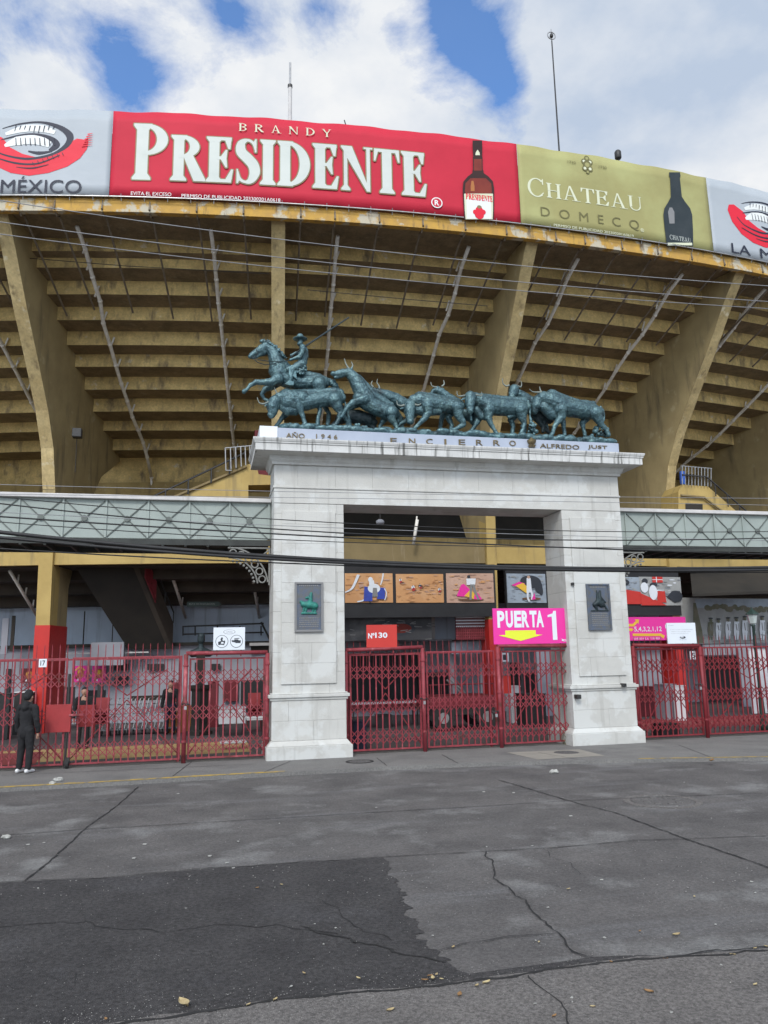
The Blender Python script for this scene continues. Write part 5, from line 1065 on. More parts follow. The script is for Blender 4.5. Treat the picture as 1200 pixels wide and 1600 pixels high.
# last bull at the right
fig('bull', 19.50, [
 [(841, 626, 9.5, .05), (838, 634, 9, .06), (835, 642, 6, .08)], [(848, 622, 11), (860, 626, 14), (873, 634, 16.5), (890, 638, 14.5), (908, 641, 13.5), (925, 643, 13), (936, 645, 9)], [(862, 618, 10), (880, 624, 8), (905, 630, 6), (926, 632, 6)], [(850, 636, 9), (862, 648, 9), (874, 653, 6)],
 [-.16, (876, 640, 10), (878, 651, 6.5), (871, 659, 4.8), (866, 667, 3.5), (864, 675, 3.2), (862, 679, 3.6)], [.14, (872, 648, 8), (880, 660, 4.5), (881, 670, 3), (882, 679, 3.2)],
 [-.15, (930, 645, 11), (935, 655, 7.5), (940, 664, 5), (947, 671, 3.4), (951, 680, 3.4)], [.16, (918, 650, 8), (910, 661, 5), (912, 671, 3), (914, 680, 3.2)], [-.06, (938, 636, 2.4), (943, 642, 1.8), (944, 652, 1.6), (942, 658, 2.4)]],
 'massive last bull with lowered head at the right end of the bronze group', horns=[(-.1, (845, 613), (838, 613), (832, 612), (827, 608)), (-.1, (846, 613), (844, 609), (843, 604))], ears=[(-.1, 847, 614, 852, 612)])
fig('bull', 19.9, [[(836, 645, 8), (845, 650, 10), (858, 655, 8)], [(840, 655, 6), (850, 668, 4), (858, 676, 3)], [(850, 660, 5), (848, 674, 3)]], 'low dark bull half hidden between the last two', 'bronzed')
for cx_, cy_, nn_, wx, wy in ((827, 668, 34, 13, 11), (937, 672, 34, 14, 9), (560, 666, 10, 12, 3)):
    b = MB()
    for i in range(nn_):
        x = cx_+r2.uniform(-wx, wx); y = cy_+r2.uniform(-wy*(1-abs(x-cx_)/wx*.8), wy); b.ball(at(x, y, 19.5+r2.uniform(-.15, .2)), r2.uniform(.03, .07), 7, 5)
    b.build('rocky_scrub', M['bronze'], SC, remesh=.018)

# ------------------------------------------------------------------ green clad footbridges either side
def bridge(x0, x1, label, anchor, pitch=.97, phase=0):
    t = thing('footbridge', label, 'footbridge', (x0 if anchor > 0 else x1, 20.4, 5.3)); Y = 19.80
    MB().box(x0, x1, Y, Y+.04, 5.36, 6.32).build('cladding', M['green'], t)
    MB().box(x0, x1, Y-.12, Y+.16, 6.325, 6.43).build('top_rail', M['lip'], t, bevel=.015)
    MB().box(x0, x1, Y+1.3, Y+1.34, 5.36, 6.32).build('cladding', M['green'], t)
    b = MB().box(x0, x1, Y+.05, Y+1.3, 5.30, 5.355)
    for i in range(int((x1-x0)/.55)): b.box(x0+i*.55, x0+i*.55+.06, Y-.02, Y+1.35, 5.17, 5.298)
    b.box(x0, x1, Y-.03, Y-.002, 5.20, 5.34); b.box(x0, x1, Y+1.345, Y+1.40, 5.16, 5.34)
    b.build('under_girder', M['girder'], t)
    n = int((x1-x0)/pitch)+1; s = 1 if anchor > 0 else -1; org = x0 if anchor > 0 else x1
    for i in range(n):
        xa = org+s*(phase+pitch*i); xb = xa+s*pitch; lo, hi = min(xa, xb), max(xa, xb)
        if lo < x0-.01 or hi > x1+.01: continue
        p_ = MB().box(xa-.022, xa+.022, Y-.035, Y-.002, 5.37, 6.318).build('upright', M['green'], t)
        c = MB(); m_ = (lo+hi)/2
        for z0, z1 in ((5.39, 6.29), (6.29, 5.39)):
            for f0, f1 in ((0, .43), (.57, 1)):
                q0 = np.array([lo+.03+(hi-lo-.06)*f0, Y-.014-(.003 if z0 < z1 else 0), z0+(z1-z0)*f0]); q1 = np.array([lo+.03+(hi-lo-.06)*f1, Y-.014, z0+(z1-z0)*f1]); c.tube([q0, q1], .016, 4)
        c.build('cross_strut', M['greend'], t)
        MB().tube([(m_, Y-.045, 5.84), (m_, Y-.004, 5.84)], .075, 14).build('rosette', M['greend'], t); 
    return t
bridge(-16, 1.555, 'pale green clad footbridge running left from the arch', -1, 1.0, .05)
bridge(11.165, 27, 'pale green clad footbridge running right from the arch', 1, .97, .55)
def scroll(xw, s, label, Y=19.82):
    t = thing('scroll_bracket', label, 'bracket', (xw, Y, 4.5)); b = MB(); R1 = 1.0
    for R_ in (1.0, .74):
        b.tube([(xw+s*(R1+.06-R_*math.cos(a))-s*0, Y, 5.18-R1-.02+ (R_)*math.sin(a)*1.0) for a in np.linspace(.12, math.pi/2, 14)][::1], .022, 6)
    b2 = MB()
    for i in range(6):
        a = .22+i*.245; c = np.array([xw+s*(R1+.06-.87*math.cos(a)), Y, 4.16+.87*math.sin(a)]); b2.tube([c+.085*np.array([math.cos(u_), 0, math.sin(u_)]) for u_ in np.linspace(0, 2*math.pi, 14)], .02, 6)
    b.tube([(xw+s*.03, Y, 4.2), (xw+s*.03, Y, 5.16)], .025, 6); b.tube([(xw+s*.03, Y, 5.15), (xw+s*1.08, Y, 5.15)], .025, 6); b.tube([(xw+s*.05, Y, 5.1), (xw+s*.32, Y, 4.86)], .02, 6)
    for R_ in (.66,):
        for i in range(9): a = .2+i*.15; c = np.array([xw+s*(R1+.06-R_*math.cos(a)), Y, 4.16+R_*math.sin(a)]); b2.ball(c, .035, 7, 5)
    b.build('curved_frame', M['scroll'], t); b2.build('ring_ornament', M['scroll'], t)
scroll(1.56, -1, 'curved iron scroll bracket with rings under the left footbridge'); scroll(11.17, 1, 'curved iron scroll bracket with rings under the right footbridge')

# ------------------------------------------------------------------ red gates
YG = 19.38
def gx(px, py=1020, Y=YG): return at(px, py, Y)[0]
def gate(x0, x1, z1, label, m, y=YG, z0=.07, lift=0):
    t = thing('scissor_gate', label, 'gate', ((x0+x1)/2, y, 0), 'folding red lattice gates along the pavement')
    f = MB()
    for x in (x0, x1): f.box(x-.022, x+.022, y-.022, y+.022, z0, z1)
    f.box(x0+.023, x1-.023, y-.02, y+.02, z1-.04, z1); f.box(x0+.023, x1-.023, y-.02, y+.02, z0, z0+.04); f.build('frame', m, t, bevel=.004)
    n = max(3, round((x1-x0)/.158)); xs = [x0+(x1-x0)*i/n for i in range(n+1)]
    for i in range(1, n):
        l0, l1, lm = (random.uniform(-.012, .012) for _ in range(3))
        MB().tube([(xs[i]+l0, y, z0+.041), (xs[i]+lm, y+random.uniform(-.01, .006), (z0+z1)/2), (xs[i]+l1, y, z1-.041)], .0205, 4).build('bar', m, t)
    for zb in (z0+.16, z0+.90, z0+1.72):
        c = MB()
        for r_ in range(2):
            for i in range(n):
                za, zc = zb+r_*.17, zb+(r_+1)*.17
                c.tube([(xs[i], y-.022, za), (xs[i+1], y-.022, zc)], .0115, 4, False); c.tube([(xs[i], y-.036, zc), (xs[i+1], y-.036, za)], .0115, 4, False)
        c.build('lattice_band', m, t)
    c = MB()
    mid = (z0+z1)/2
    for a_, b_, d_ in (((x0, z0+.1), ((x0+x1)/2, mid+.2), 0), (((x0+x1)/2, mid+.2), (x1, z0+.1), 0), ((x0+.4, z1-.3), ((x0+x1)/2, mid+.3), 1), (((x0+x1)/2, mid+.3), (x1-.3, z1-.3), 1)):
        c.tube([(a_[0], y+.03, a_[1]), (b_[0], y+.03, b_[1])], .014, 5)
    c.build('diagonal_brace', M['gated'], t)
    return t
def spikes(x0, x1, label, y=YG+.25, z0=2.40, z1=2.78, m=None):
    t = thing('spiked_rail', label, 'fence', ((x0+x1)/2, y, 0)); m = m or M['gate']
    MB().box(x0, x1, y-.02, y+.02, z0, z0+.04).build('rail', m, t)
    b = MB()
    for i in range(int((x1-x0)/.17)+1): x = x0+i*.17; b.tube([(x, y, z0-.3), (x, y, z1-.05), (x, y, z1)], [.010, .009, .002], 5)
    b.build('spikes', m, t)
    b = MB()
    for x in (x0+.05, x1-.05): b.box(x-.03, x+.03, y-.03, y+.03, -.02, z0)
    b.build('support', m, t)
def frame(px0, px1, pyt0, pyt1, label, r_=.052, tube_up=.0, m=None, z=None):
    m = m or M['gate']; a, c = at(px0, pyt0, YG-.1), at(px1, pyt1, YG-.1)
    t = thing('entrance_portal', label, 'portal', ((a[0]+c[0])/2, YG-.1, 0))
    MB().tube([(a[0], a[1], -.05), (a[0], a[1], a[2]-.02)], r_, 14).build('post', m, t, True); MB().tube([(c[0], c[1], -.05), (c[0], c[1], c[2]-.02)], r_, 14).build('post', m, t, True)
    MB().tube([a, c], r_*.92, 14).build('top_tube', m, t, True)
    for q_ in (a, c):
        for z_ in (.45, 1.35, 2.2): MB().lathe((q_[0], q_[1], z_), [(r_+.004, 0), (r_+.012, .01), (r_+.012, .05), (r_+.004, .06)], 14).build('hinge_collar', m, t)
    return t
G1 = gate(gx(-70), gx(106), 2.46, 'red lattice gate leaf behind the standing man at the left edge', M['gate'])
G2 = gate(gx(116), gx(284), 2.47, 'wide red lattice gate in front of the row of trolleys', M['gate'])
G0 = gate(gx(-330), gx(-76), 2.46, 'red lattice gate leaf farther left along the fence than the standing man', M['gate'])
G3 = gate(gx(298), gx(413), 2.40, 'red lattice gate inside a tube frame just left of the arch', M['gate'])
G4 = gate(gx(547), gx(655), 2.42, 'red lattice gate below the red No 130 board', M['gatem'])
G5 = gate(gx(666), gx(771), 2.46, 'red lattice gate between the No 130 gate and the PUERTA 1 gate', M['gatem'])
G6 = gate(gx(783), gx(885), 2.44, 'red lattice gate below the pink PUERTA 1 sign', M['gatem'])
G7 = gate(gx(993), gx(1088), 2.42, 'dark red lattice gate just right of the right pillar', M['gated'])
G8 = gate(gx(1098), gx(1235), 2.44, 'dark red lattice gate near the lamp post at the right', M['gated'])
gate(gx(1240), gx(1420), 2.44, 'dark red lattice gate farther right than the lamp post', M['gated'])
frame(291, 418, 1021, 1019, 'red tube frame round the gate left of the arch')
frame(540, 660, 1016, 1011, 'red tube frame round the gate with the No 130 board')
frame(777, 889, 1009, 1009, 'red tube frame round the gate under the PUERTA 1 sign')
frame(988, 1093, 1008, 1009, 'dark red tube frame right of the right pillar', m=M['gated'])
spikes(gx(-300), gx(285), 'row of thin spikes along the top of the left fence')
spikes(gx(545), gx(770), 'row of thin spikes above the middle gates', z1=2.74, m=M['gated'])
spikes(gx(990), gx(1400), 'row of thin spikes above the right gates', z1=2.76, m=M['gated'])
# gate furniture
def plate(name, label, x0, y0, x1, y1, m, Y=YG-.06, th=.02, cat='plate'):
    a, c = at(x0, y1, Y), at(x1, y0, Y); return tag(MB().box(a[0], c[0], Y-th, Y, a[2], c[2]).build(name, m, None, bevel=.003), label, cat)
plate('sheet_panel', 'flat red sheet panel wired to the leaf behind the man', 70, 1100, 112, 1145, M['plate'])
plate('sheet_panel', 'dim red sheet hanging just inside the wide left gate', 119, 1101, 149, 1136, M['plate'], YG+.3)
plate('latch_bar', 'short red latch bar bridging the two left gate leaves', 108, 1115, 131, 1119, M['gate'], YG-.07, .03)
b = MB().tube([(gx(111), YG-.02, -.02), (gx(111), YG-.02, 2.1)], .03, 8); tag(b.build('gate_stile', M['iron'], None), 'thin black stile where the two left gates meet', 'post')
p = gr(108, 1198, 0); t = G2; MB().tube([(p[0]-.03, YG-.06, .09), (p[0]+.03, YG-.06, .09)], .09, 14).build('caster_wheel', M['rubber'], t); MB().box(p[0]-.05, p[0]+.05, YG-.09, YG-.03, .10, .24).build('caster_fork', M['iron'], t)
for x, y, lb in ((662, 1092, 'on the post right of the No 130 gate'), (774, 1112, 'on the post left of the PUERTA 1 gate'), (1092, 1070, 'on the post between the two right gates'), (290, 1100, 'on the post between the two left gates')):
    p = at(x, y, YG-.17); b = MB(); r9 = random.Random(x)
    b.tube([p+np.array([.09*math.cos(u_)+r9.uniform(-.012, .012), .05*math.sin(u_), r9.uniform(-.03, .03)]) for u_ in np.linspace(0, 5.9, 18)], .012, 5)
    t = thing('gate_chain', 'rusty chain with a small padlock ' + lb, 'chain', p); b.build('chain_loop', M['iron'], t)
    MB().box(p[0]-.03, p[0]+.03, p[1]-.085, p[1]-.055, p[2]-.13, p[2]-.05).build('padlock', M['steel'], t, bevel=.006)
# ------------------------------------------------------------------ signs on the gates
def sign(name, label, px, py, qx, qy, m, Y, artf=None, group=None, skew=0):
    a, c = at(px, qy, Y), at(qx, py, Y); t = thing(name, label, 'sign', ((a[0]+c[0])/2, Y, a[2]))
    MB().box(a[0], c[0], Y, Y+.035, a[2], c[2]).build('board', m, t, bevel=.003)
    w, h = c[0]-a[0], c[2]-a[2]
    fn = lambda x, z, o: np.array([a[0]+x*w, Y-o, a[2]+z*h])
    if artf: q = Art(fn, .003); artf(q); q.build('lettering_art', t)
    b = MB()
    for f in (.12, .88): b.box(a[0]+w*f-.015, a[0]+w*f+.015, Y+.036, Y+.06, a[2]-.15, a[2]+h*.8)
    b.build('bracket', M['gated'], t); return t
sign('number_board', 'red board lettered No 130 standing on the middle gate frame', 573, 976, 620, 1012, M['signr'], YG-.14, lambda q: (q.text(M['signw'], 'Nº', .05, .26, .40, .64, .03), q.text(M['signw'], '130', .28, .68, .42, .66, .03)))
def puerta(q):
    for i, (c_, x_) in enumerate(zip('PUERTA', (.055, .165, .275, .375, .48, .565))): q.text(M['signw'], c_, x_, x_+(.095 if c_ != 'A' else .10), .46, .93, .045)
    q.poly(M['signw'], [(.775, .10), (.835, .10), (.835, .92), (.80, .92), (.79, .85), (.72, .80), (.72, .74), (.775, .76)])
    q.poly(M['ylw'], [(.15, .38), (.55, .38), (.55, .26), (.64, .25), (.345, .085), (.06, .25), (.15, .26)])
    q.ell(M['signw'], .935, .085, .045, .03, 16); q.ell(M['pink'], .935, .09, .022, .014, 12); q.poly(M['signw'], [(.90, .10), (.885, .13), (.91, .12)]); q.poly(M['signw'], [(.97, .10), (.985, .13), (.96, .12)])
sign('door_sign', 'large magenta sign reading PUERTA 1 with a yellow down arrow', 772, 950, 887, 1007, M['pink'], YG-.14, puerta)
def noph(q):
    q.ell(M['grey'], .5, .80, .19, .10); q.ell(M['signw'], .5, .80, .175, .088); q.text(M['grey'], 'LA PLAZA', .40, .60, .77, .83)
    for cx_ in (.27, .73): q.ell(M['ink'], cx_, .38, .20, .28, 32); q.ell(M['signw'], cx_, .38, .185, .262, 32)
    q.poly(M['ink'], [(.16, .22), (.24, .24), (.34, .22), (.37, .34), (.37, .42), (.30, .40), (.28, .50), (.22, .50), (.24, .40), (.15, .36)]); q.ell(M['ink'], .27, .52, .03, .04); q.poly(M['signw'], [(.24, .28), (.33, .28), (.32, .36), (.25, .36)])
    q.poly(M['ink'], [(.58, .36), (.66, .34), (.72, .30), (.86, .30), (.87, .42), (.80, .42), (.78, .46), (.66, .46), (.66, .42), (.58, .43)]); q.stroke(M['ink'], [(.66, .49), (.82, .51)], .03)
sign('notice_board', 'white notice board with two round pictograms on the left gate frame', 333, 980, 383, 1016, M['signw'], YG-.14, noph)
def notice(q):
    q.text(M['grey'], 'LA PLAZA', .05, .24, .87, .90)
    for i, (x0, x1) in enumerate(((.10, .90), (.14, .82), (.12, .74))): q.text(M['grey'], 'PROHIBIDO EL PASO A TODA PERSONA AJENA', x0, x1, .66-i*.09, .685-i*.09)
    q.ell(M['ink'], .52, .30, .10, .06, 20); q.ell(M['signw'], .50, .32, .06, .03, 14); q.text(M['grey'], 'LA MEXICO', .40, .64, .17, .20)
sign('notice_board', 'white notice board with small print on the right gate frame', 1044, 973, 1086, 1006, M['signw'], YG-.14, notice)
# number tags on the red column feet
for px, py, s, lb in ((67, 1036, '17', 'white number tag wired to the left red column'), (789, 1027, '1', 'white tag high on the red column behind PUERTA 1'), (791, 1072, '11', 'larger white tag lower on the red column behind PUERTA 1'), (1083, 1024, '5', 'white number tag on the red column at the right')):
    Y = YG-.06 if px == 67 else 26.4; a = at(px, py, Y); w = .085 if px == 67 else .14
    t = thing('number_tag', lb, 'tag', a); MB().box(a[0]-w, a[0]+w, Y-.012, Y, a[2]-w*1.1, a[2]+w*1.1).build('plate', M['signw'], t)
    b = MB(); text(b, s, lambda x, z, o: np.array([x, Y-.015, z]), a[0]-w*.6, a[0]+w*.6, a[2]-w*.7, a[2]+w*.7, .02); b.build('lettering_art', M['ink'], t)

# ------------------------------------------------------------------ things inside the forecourt
struct('painted_paving', MB().poly([(-9, 20.6, .005), (1.2, 20.9, .005), (1.2, 23.6, .005), (-9, 23.6, .005)]), M['grass'])
struct('painted_paving', MB().poly([(-9, 20.4, .010), (-3.9, 20.4, .010), (-4.2, 23.0, .010), (-9, 23.0, .010)]), M['redfloor'])
struct('forecourt', MB().poly([(-14, 19.7, .0025), (24, 19.7, .0025), (24, 34, .0025), (-14, 34, .0025)]), M['court'])
struct('painted_paving', MB().poly([(13, 22, .006), (24, 22, .006), (24, 25, .006), (13, 25, .006)]), M['redfloor'])
for i, (x0, y0, x1, y1, mm) in enumerate(((32, 1044, 56, 1067, 'maroon poster left of the red column'), (113, 1040, 136, 1066, 'magenta poster with a gold triangle right of the red column'), (143, 1040, 166, 1067, 'magenta poster with orange figure before the dark windows'))):
    a, c = at(x0, y1, walldepth(x0)-.1), at(x1, y0, walldepth(x0)-.1); t = thing('poster', mm, 'poster', (a+c)/2); MB().box(a[0], c[0], a[1], a[1]+.04, a[2], c[2]).build('sheet', M['pink'] if i else M['maroon'], t)
    q = Art(lambda x, z, o: np.array([a[0]+x*(c[0]-a[0]), a[1]-o, a[2]+z*(c[2]-a[2])]), .003)
    q.ell(M['orange'], .55, .55, .24, .28); q.ell(M['amber'], .5, .62, .12, .14); q.ell(M['maroon'], .3, .3, .14, .12); q.poly(M['signw'], [(.3, .1), (.45, .1), (.4, .25)])
    if i == 1: q.stroke(M['amber'], [(.1, .66), (.5, 1), (.9, .66)], .08) if 0 else q.poly(M['amber'], [(.08, .7), (.5, 1.0), (.92, .7), (.8, .7), (.5, .9), (.2, .7)])
    q.build('print', t)
# bust on a pedestal
p = np.array([at(312, 1100, 26)[0], 26, 0]); t = thing('bust', 'dark bronze bust on a tall stepped pedestal inside the left gate', 'bust', p)
MB().lathe(p, [(.42, 0), (.42, .12), (.30, .16), (.26, .3), (.26, 1.35), (.36, 1.45), (.36, 1.55)], 4).build('pedestal', M['dark'], t)
MB().box(p[0]-.14, p[0]+.14, 25.86, 26.14, 1.55, 2.5).build('stem', M['dark'], t)
b = MB(); z = 2.55; b.chain([(p[0]-.26, 26, z, .12), (p[0], 26, z+.06, .17), (p[0]+.26, 26, z, .12)]); b.chain([(p[0], 26, z+.1, .1), (p[0], 25.98, z+.32, .08)]); b.chain([(p[0], 25.97, z+.42, .125), (p[0], 25.96, z+.54, .12)]); b.build('figure', M['bronzed'], t, remesh=.02)
# folding trolleys in a row
def trolley(label):
    p = np.array([0, 27.2, 0.]); t = thing('luggage_trolley', label, 'trolley', p, 'folded trolleys stacked in a row')
    b = MB()
    for dx in (-.0, .42): b.tube([(dx-.04, 27.0, .12), (dx*.0+dx+.16, 27.25, 1.12), (dx+.2, 27.35, 1.14)], .02, 6)
    for z_ in (.35, .65, .95): b.tube([(.0+z_*.17, 27.1+z_*.2, z_), (.42+z_*.17, 27.1+z_*.2, z_)], .015, 5)
    b.build('frame', M['steel'], t); MB().box(-.05, .45, 26.9, 27.3, .16, .20).build('platform', M['steel'], t)
    for dx in (-.02, .42): MB().tube([(dx-.02, 27.0, .09), (dx+.02, 27.0, .09)], .09, 10).build('wheel', M['rubber'], t)
    return t
x_ = at(163, 1100, 27.2)[0]; t0 = trolley('folded steel trolley at the left end of the stacked row'); t0.location.x = x_
ordn = ['second', 'third', 'fourth', 'fifth', 'sixth', 'seventh', 'eighth']
for i in range(7): copy_to(t0, ((i+1)*.27, 0, 0), 'folded steel trolley, %s from the left end of the stacked row' % ordn[i])
def crate(name, label, x0, y0, x1, y1, Y, m, cat, depth=.5, legs=False, topm=None):
    a, c = at(x0, y1, Y), at(x1, y0, Y); t = thing(name, label, cat, ((a[0]+c[0])/2, Y, 0)); zb = .0 if not legs else a[2]
    MB().box(a[0], c[0], Y, Y+depth, max(zb, 0), c[2]).build('body', m, t, bevel=.015)
    MB().box(a[0]-.02, c[0]+.02, Y-.02, Y+depth+.02, c[2]+.001, c[2]+.03).build('top', topm or m, t, bevel=.005)
    if legs:
        for lx in (a[0]+.04, c[0]-.08):
            for ly in (Y+.04, Y+depth-.08): MB().box(lx, lx+.04, ly, ly+.04, 0, max(zb, .01)-.002).build('leg', M['iron'], t)
    return t
crate('counter', 'low orange counter behind the post of the left gates', 262, 1104, 314, 1130, 27, M['orange'], 'counter')
crate('table', 'table draped in white cloth inside the framed left gate', 342, 1107, 384, 1132, 25, M['wallw'], 'table', .7, True)
crate('table', 'small pale table right of the white draped table', 386, 1122, 414, 1126, 24, M['wallw'], 'table', .5, True)
crate('counter', 'dark counter against the wall by the left edge', -40, 1085, 16, 1160, 27, M['iron'], 'counter')
crate('bench', 'low white bench near the gate beside the arch', 345, 1160, 384, 1163, 21.5, M['wallw'], 'bench', .4, True)
crate('ticket_booth', 'narrow white panel booth beside the red column behind PUERTA 1', 800, 1073, 813, 1128, 25.6, M['wallw'], 'booth', .5)
crate('ticket_booth', 'grey ticket booth behind the gate right of the right pillar', 1041, 1070, 1056, 1124, 24.4, M['wallg'], 'booth', .6)
crate('barrier_board', 'white board beside the grey booth at the right', 1057, 1072, 1070, 1124, 24, M['wallw'], 'board', .1)
crate('barrier_board', 'white banner board before the black opening near the lamp post', 1176, 1015, 1196, 1075, 26.5, M['wallw'], 'board', .1)
crate('barrier_board', 'low white board leaning at the right edge by the lamp post', 1178, 1080, 1200, 1118, 25.5, M['wallw'], 'board', .1)
crate('rubbish_bag', 'heap of black bags behind the gate right of the right pillar', 1036, 1132, 1062, 1160, 19.9, M['cloth'], 'bag', .5)
crate('plastic_bin', 'tall dark blue bin inside the gate below the No 130 board', 552, 1128, 573, 1166, 20.3, M['clothb'], 'bin', .5)
crate('table', 'long low red table behind the No 130 gate', 550, 1098, 655, 1108, 26, M['maroon'], 'table', .7, True, M['wallw'])
crate('cardboard_box', 'dark boxes beneath the long red table', 590, 1118, 612, 1131, 25.8, M['iron'], 'box', .4)
crate('motor_cover', 'black covered machine inside the gate below PUERTA 1', 822, 1085, 852, 1125, 24, M['cloth'], 'machine', .8)
def chair_stack(label, px, py, Y, n=3):
    x = at(px, py, Y)[0]; t = thing('plastic_chair_stack', label, 'chairs', (x, Y, 0))
    for i in range(n):
        z = i*.09; b = MB(); b.prism([(x-.22, Y-.2, .44+z), (x+.22, Y-.2, .44+z), (x+.19, Y+.2, .42+z), (x-.19, Y+.2, .42+z)], (0, 0, .025))
        b.prism([(x-.19, Y+.2, .44+z), (x+.19, Y+.2, .44+z), (x+.21, Y+.30, .86+z), (x-.21, Y+.30, .86+z)], (0, .025, 0))
        for sx in (-1, 1):
            for sy in (-1, 1): b.tube([(x+sx*.19, Y+sy*.18, .43+z), (x+sx*.23, Y+sy*.23, z)], .018, 5)
            b.tube([(x+sx*.21, Y-.15, .63+z), (x+sx*.21, Y+.24, .64+z)], .018, 5)
        b.build('chair', M['plate'], t, bevel=.004)
chair_stack('stack of red plastic chairs just right of the red column', 158, 1120, 26.3, 5)
chair_stack('stack of red plastic chairs before the door left of the arch', 398, 1120, 26.5, 5)
crate('kiosk', 'tall dark red kiosk against the wall behind the framed left gate', 324, 1066, 342, 1112, 28.5, M['maroon'], 'kiosk', .8)
crate('kiosk', 'dark red kiosk in the shade behind the gate right of the right pillar', 1004, 1074, 1030, 1128, 26, M['maroon'], 'kiosk', .8)
crate('kiosk', 'dark kiosk with a pale top inside the left gate by the column', 20, 1082, 52, 1120, 28.5, M['iron'], 'kiosk', .8, False, M['wallw'])
crate('steel_rack', 'narrow dark steel rack beside the row of trolleys', 150, 1070, 160, 1122, 27.6, M['iron'], 'rack', .4)
# parked trailer truck
a, c = at(672, 1106, 23.6), at(775, 1086, 23.6); t = thing('flatbed_truck', 'dark red flatbed truck parked behind the middle gates', 'truck', ((a[0]+c[0])/2, 24.2, 0))
MB().box(a[0], c[0], 23.6, 25.2, a[2], c[2]).build('bed', M['maroon'], t, bevel=.02); MB().box(a[0]+.1, c[0]-.1, 23.7, 25.1, a[2]-.25, a[2]-.005).build('chassis', M['iron'], t)
b = MB()
for x in np.linspace(a[0]+.05, c[0]-.05, 7): b.tube([(x, 23.65, c[2]), (x, 23.65, c[2]+.35)], .02, 6)
b.tube([(a[0], 23.65, c[2]+.36), (c[0], 23.65, c[2]+.36)], .022, 6); b.build('side_rail', M['maroon'], t)
for x in (a[0]+.45, c[0]-.28):
    for y in (23.65, 24.95):
        w = MB().tube([(x, y, .42), (x, y+.2, .42)], .36, 20).build('tyre', M['rubber'], t); MB().tube([(x, y-.012, .42), (x, y-.001, .42)], .17, 16).build('hub', M['steel'], w)
MB().tube([at(702, 1060, 23.9), at(726, 1082, 23.9)], .03, 6).build('ladder_pole', M['steel'], t); MB().tube([at(698, 1062, 23.9), at(722, 1084, 23.9)], .03, 6).build('ladder_pole', M['steel'], t)
MB().box(at(733, 1, 24)[0], at(752, 1, 24)[0], 24.3, 24.7, c[2], at(740, 1058, 24)[2]).build('load', M['signr'], t)
# lamp post at the right
p = np.array([at(1194, 1140, 20.3)[0], 20.3, 0]); zt = at(1185, 976, 20.3)[2]; t = thing('street_lamp', 'dark green lantern post behind the right gates', 'street lamp', p)
MB().lathe(p, [(.14, 0), (.14, .2), (.09, .28), (.07, .9), (.05, 1.0), (.045, zt-.05), (.07, zt-.02), (.05, zt)], 14).build('post', M['lampg'], t, True)
MB().lathe((p[0], p[1], zt), [(.05, 0), (.10, .04), (.15, .30)], 6).build('glass', M['glass'], t); MB().lathe((p[0], p[1], zt+.30), [(.20, 0), (.19, .03), (.09, .12), (.03, .16), (.02, .22)], 6).build('roof', M['lampg'], t)
# dry weed tangle at the right pillar foot
p = gr(889, 1163, 0); b = MB(); r3 = random.Random(4)
for i in range(60):
    a = r3.uniform(0, 6.28); q_ = [p+np.array([r3.uniform(-.12, .12), r3.uniform(-.05, .1), 0])]
    for j in range(4): q_.append(q_[-1]+np.array([math.cos(a)*.05+r3.uniform(-.04, .04), r3.uniform(-.02, .02), r3.uniform(.02, .13)]))
    b.tube(q_, [.006, .005, .004, .003, .002], 4, False)
tag(b.build('dry_weed', M['weed'], None), 'tangled dry weed at the inner foot of the right pillar', 'plant')

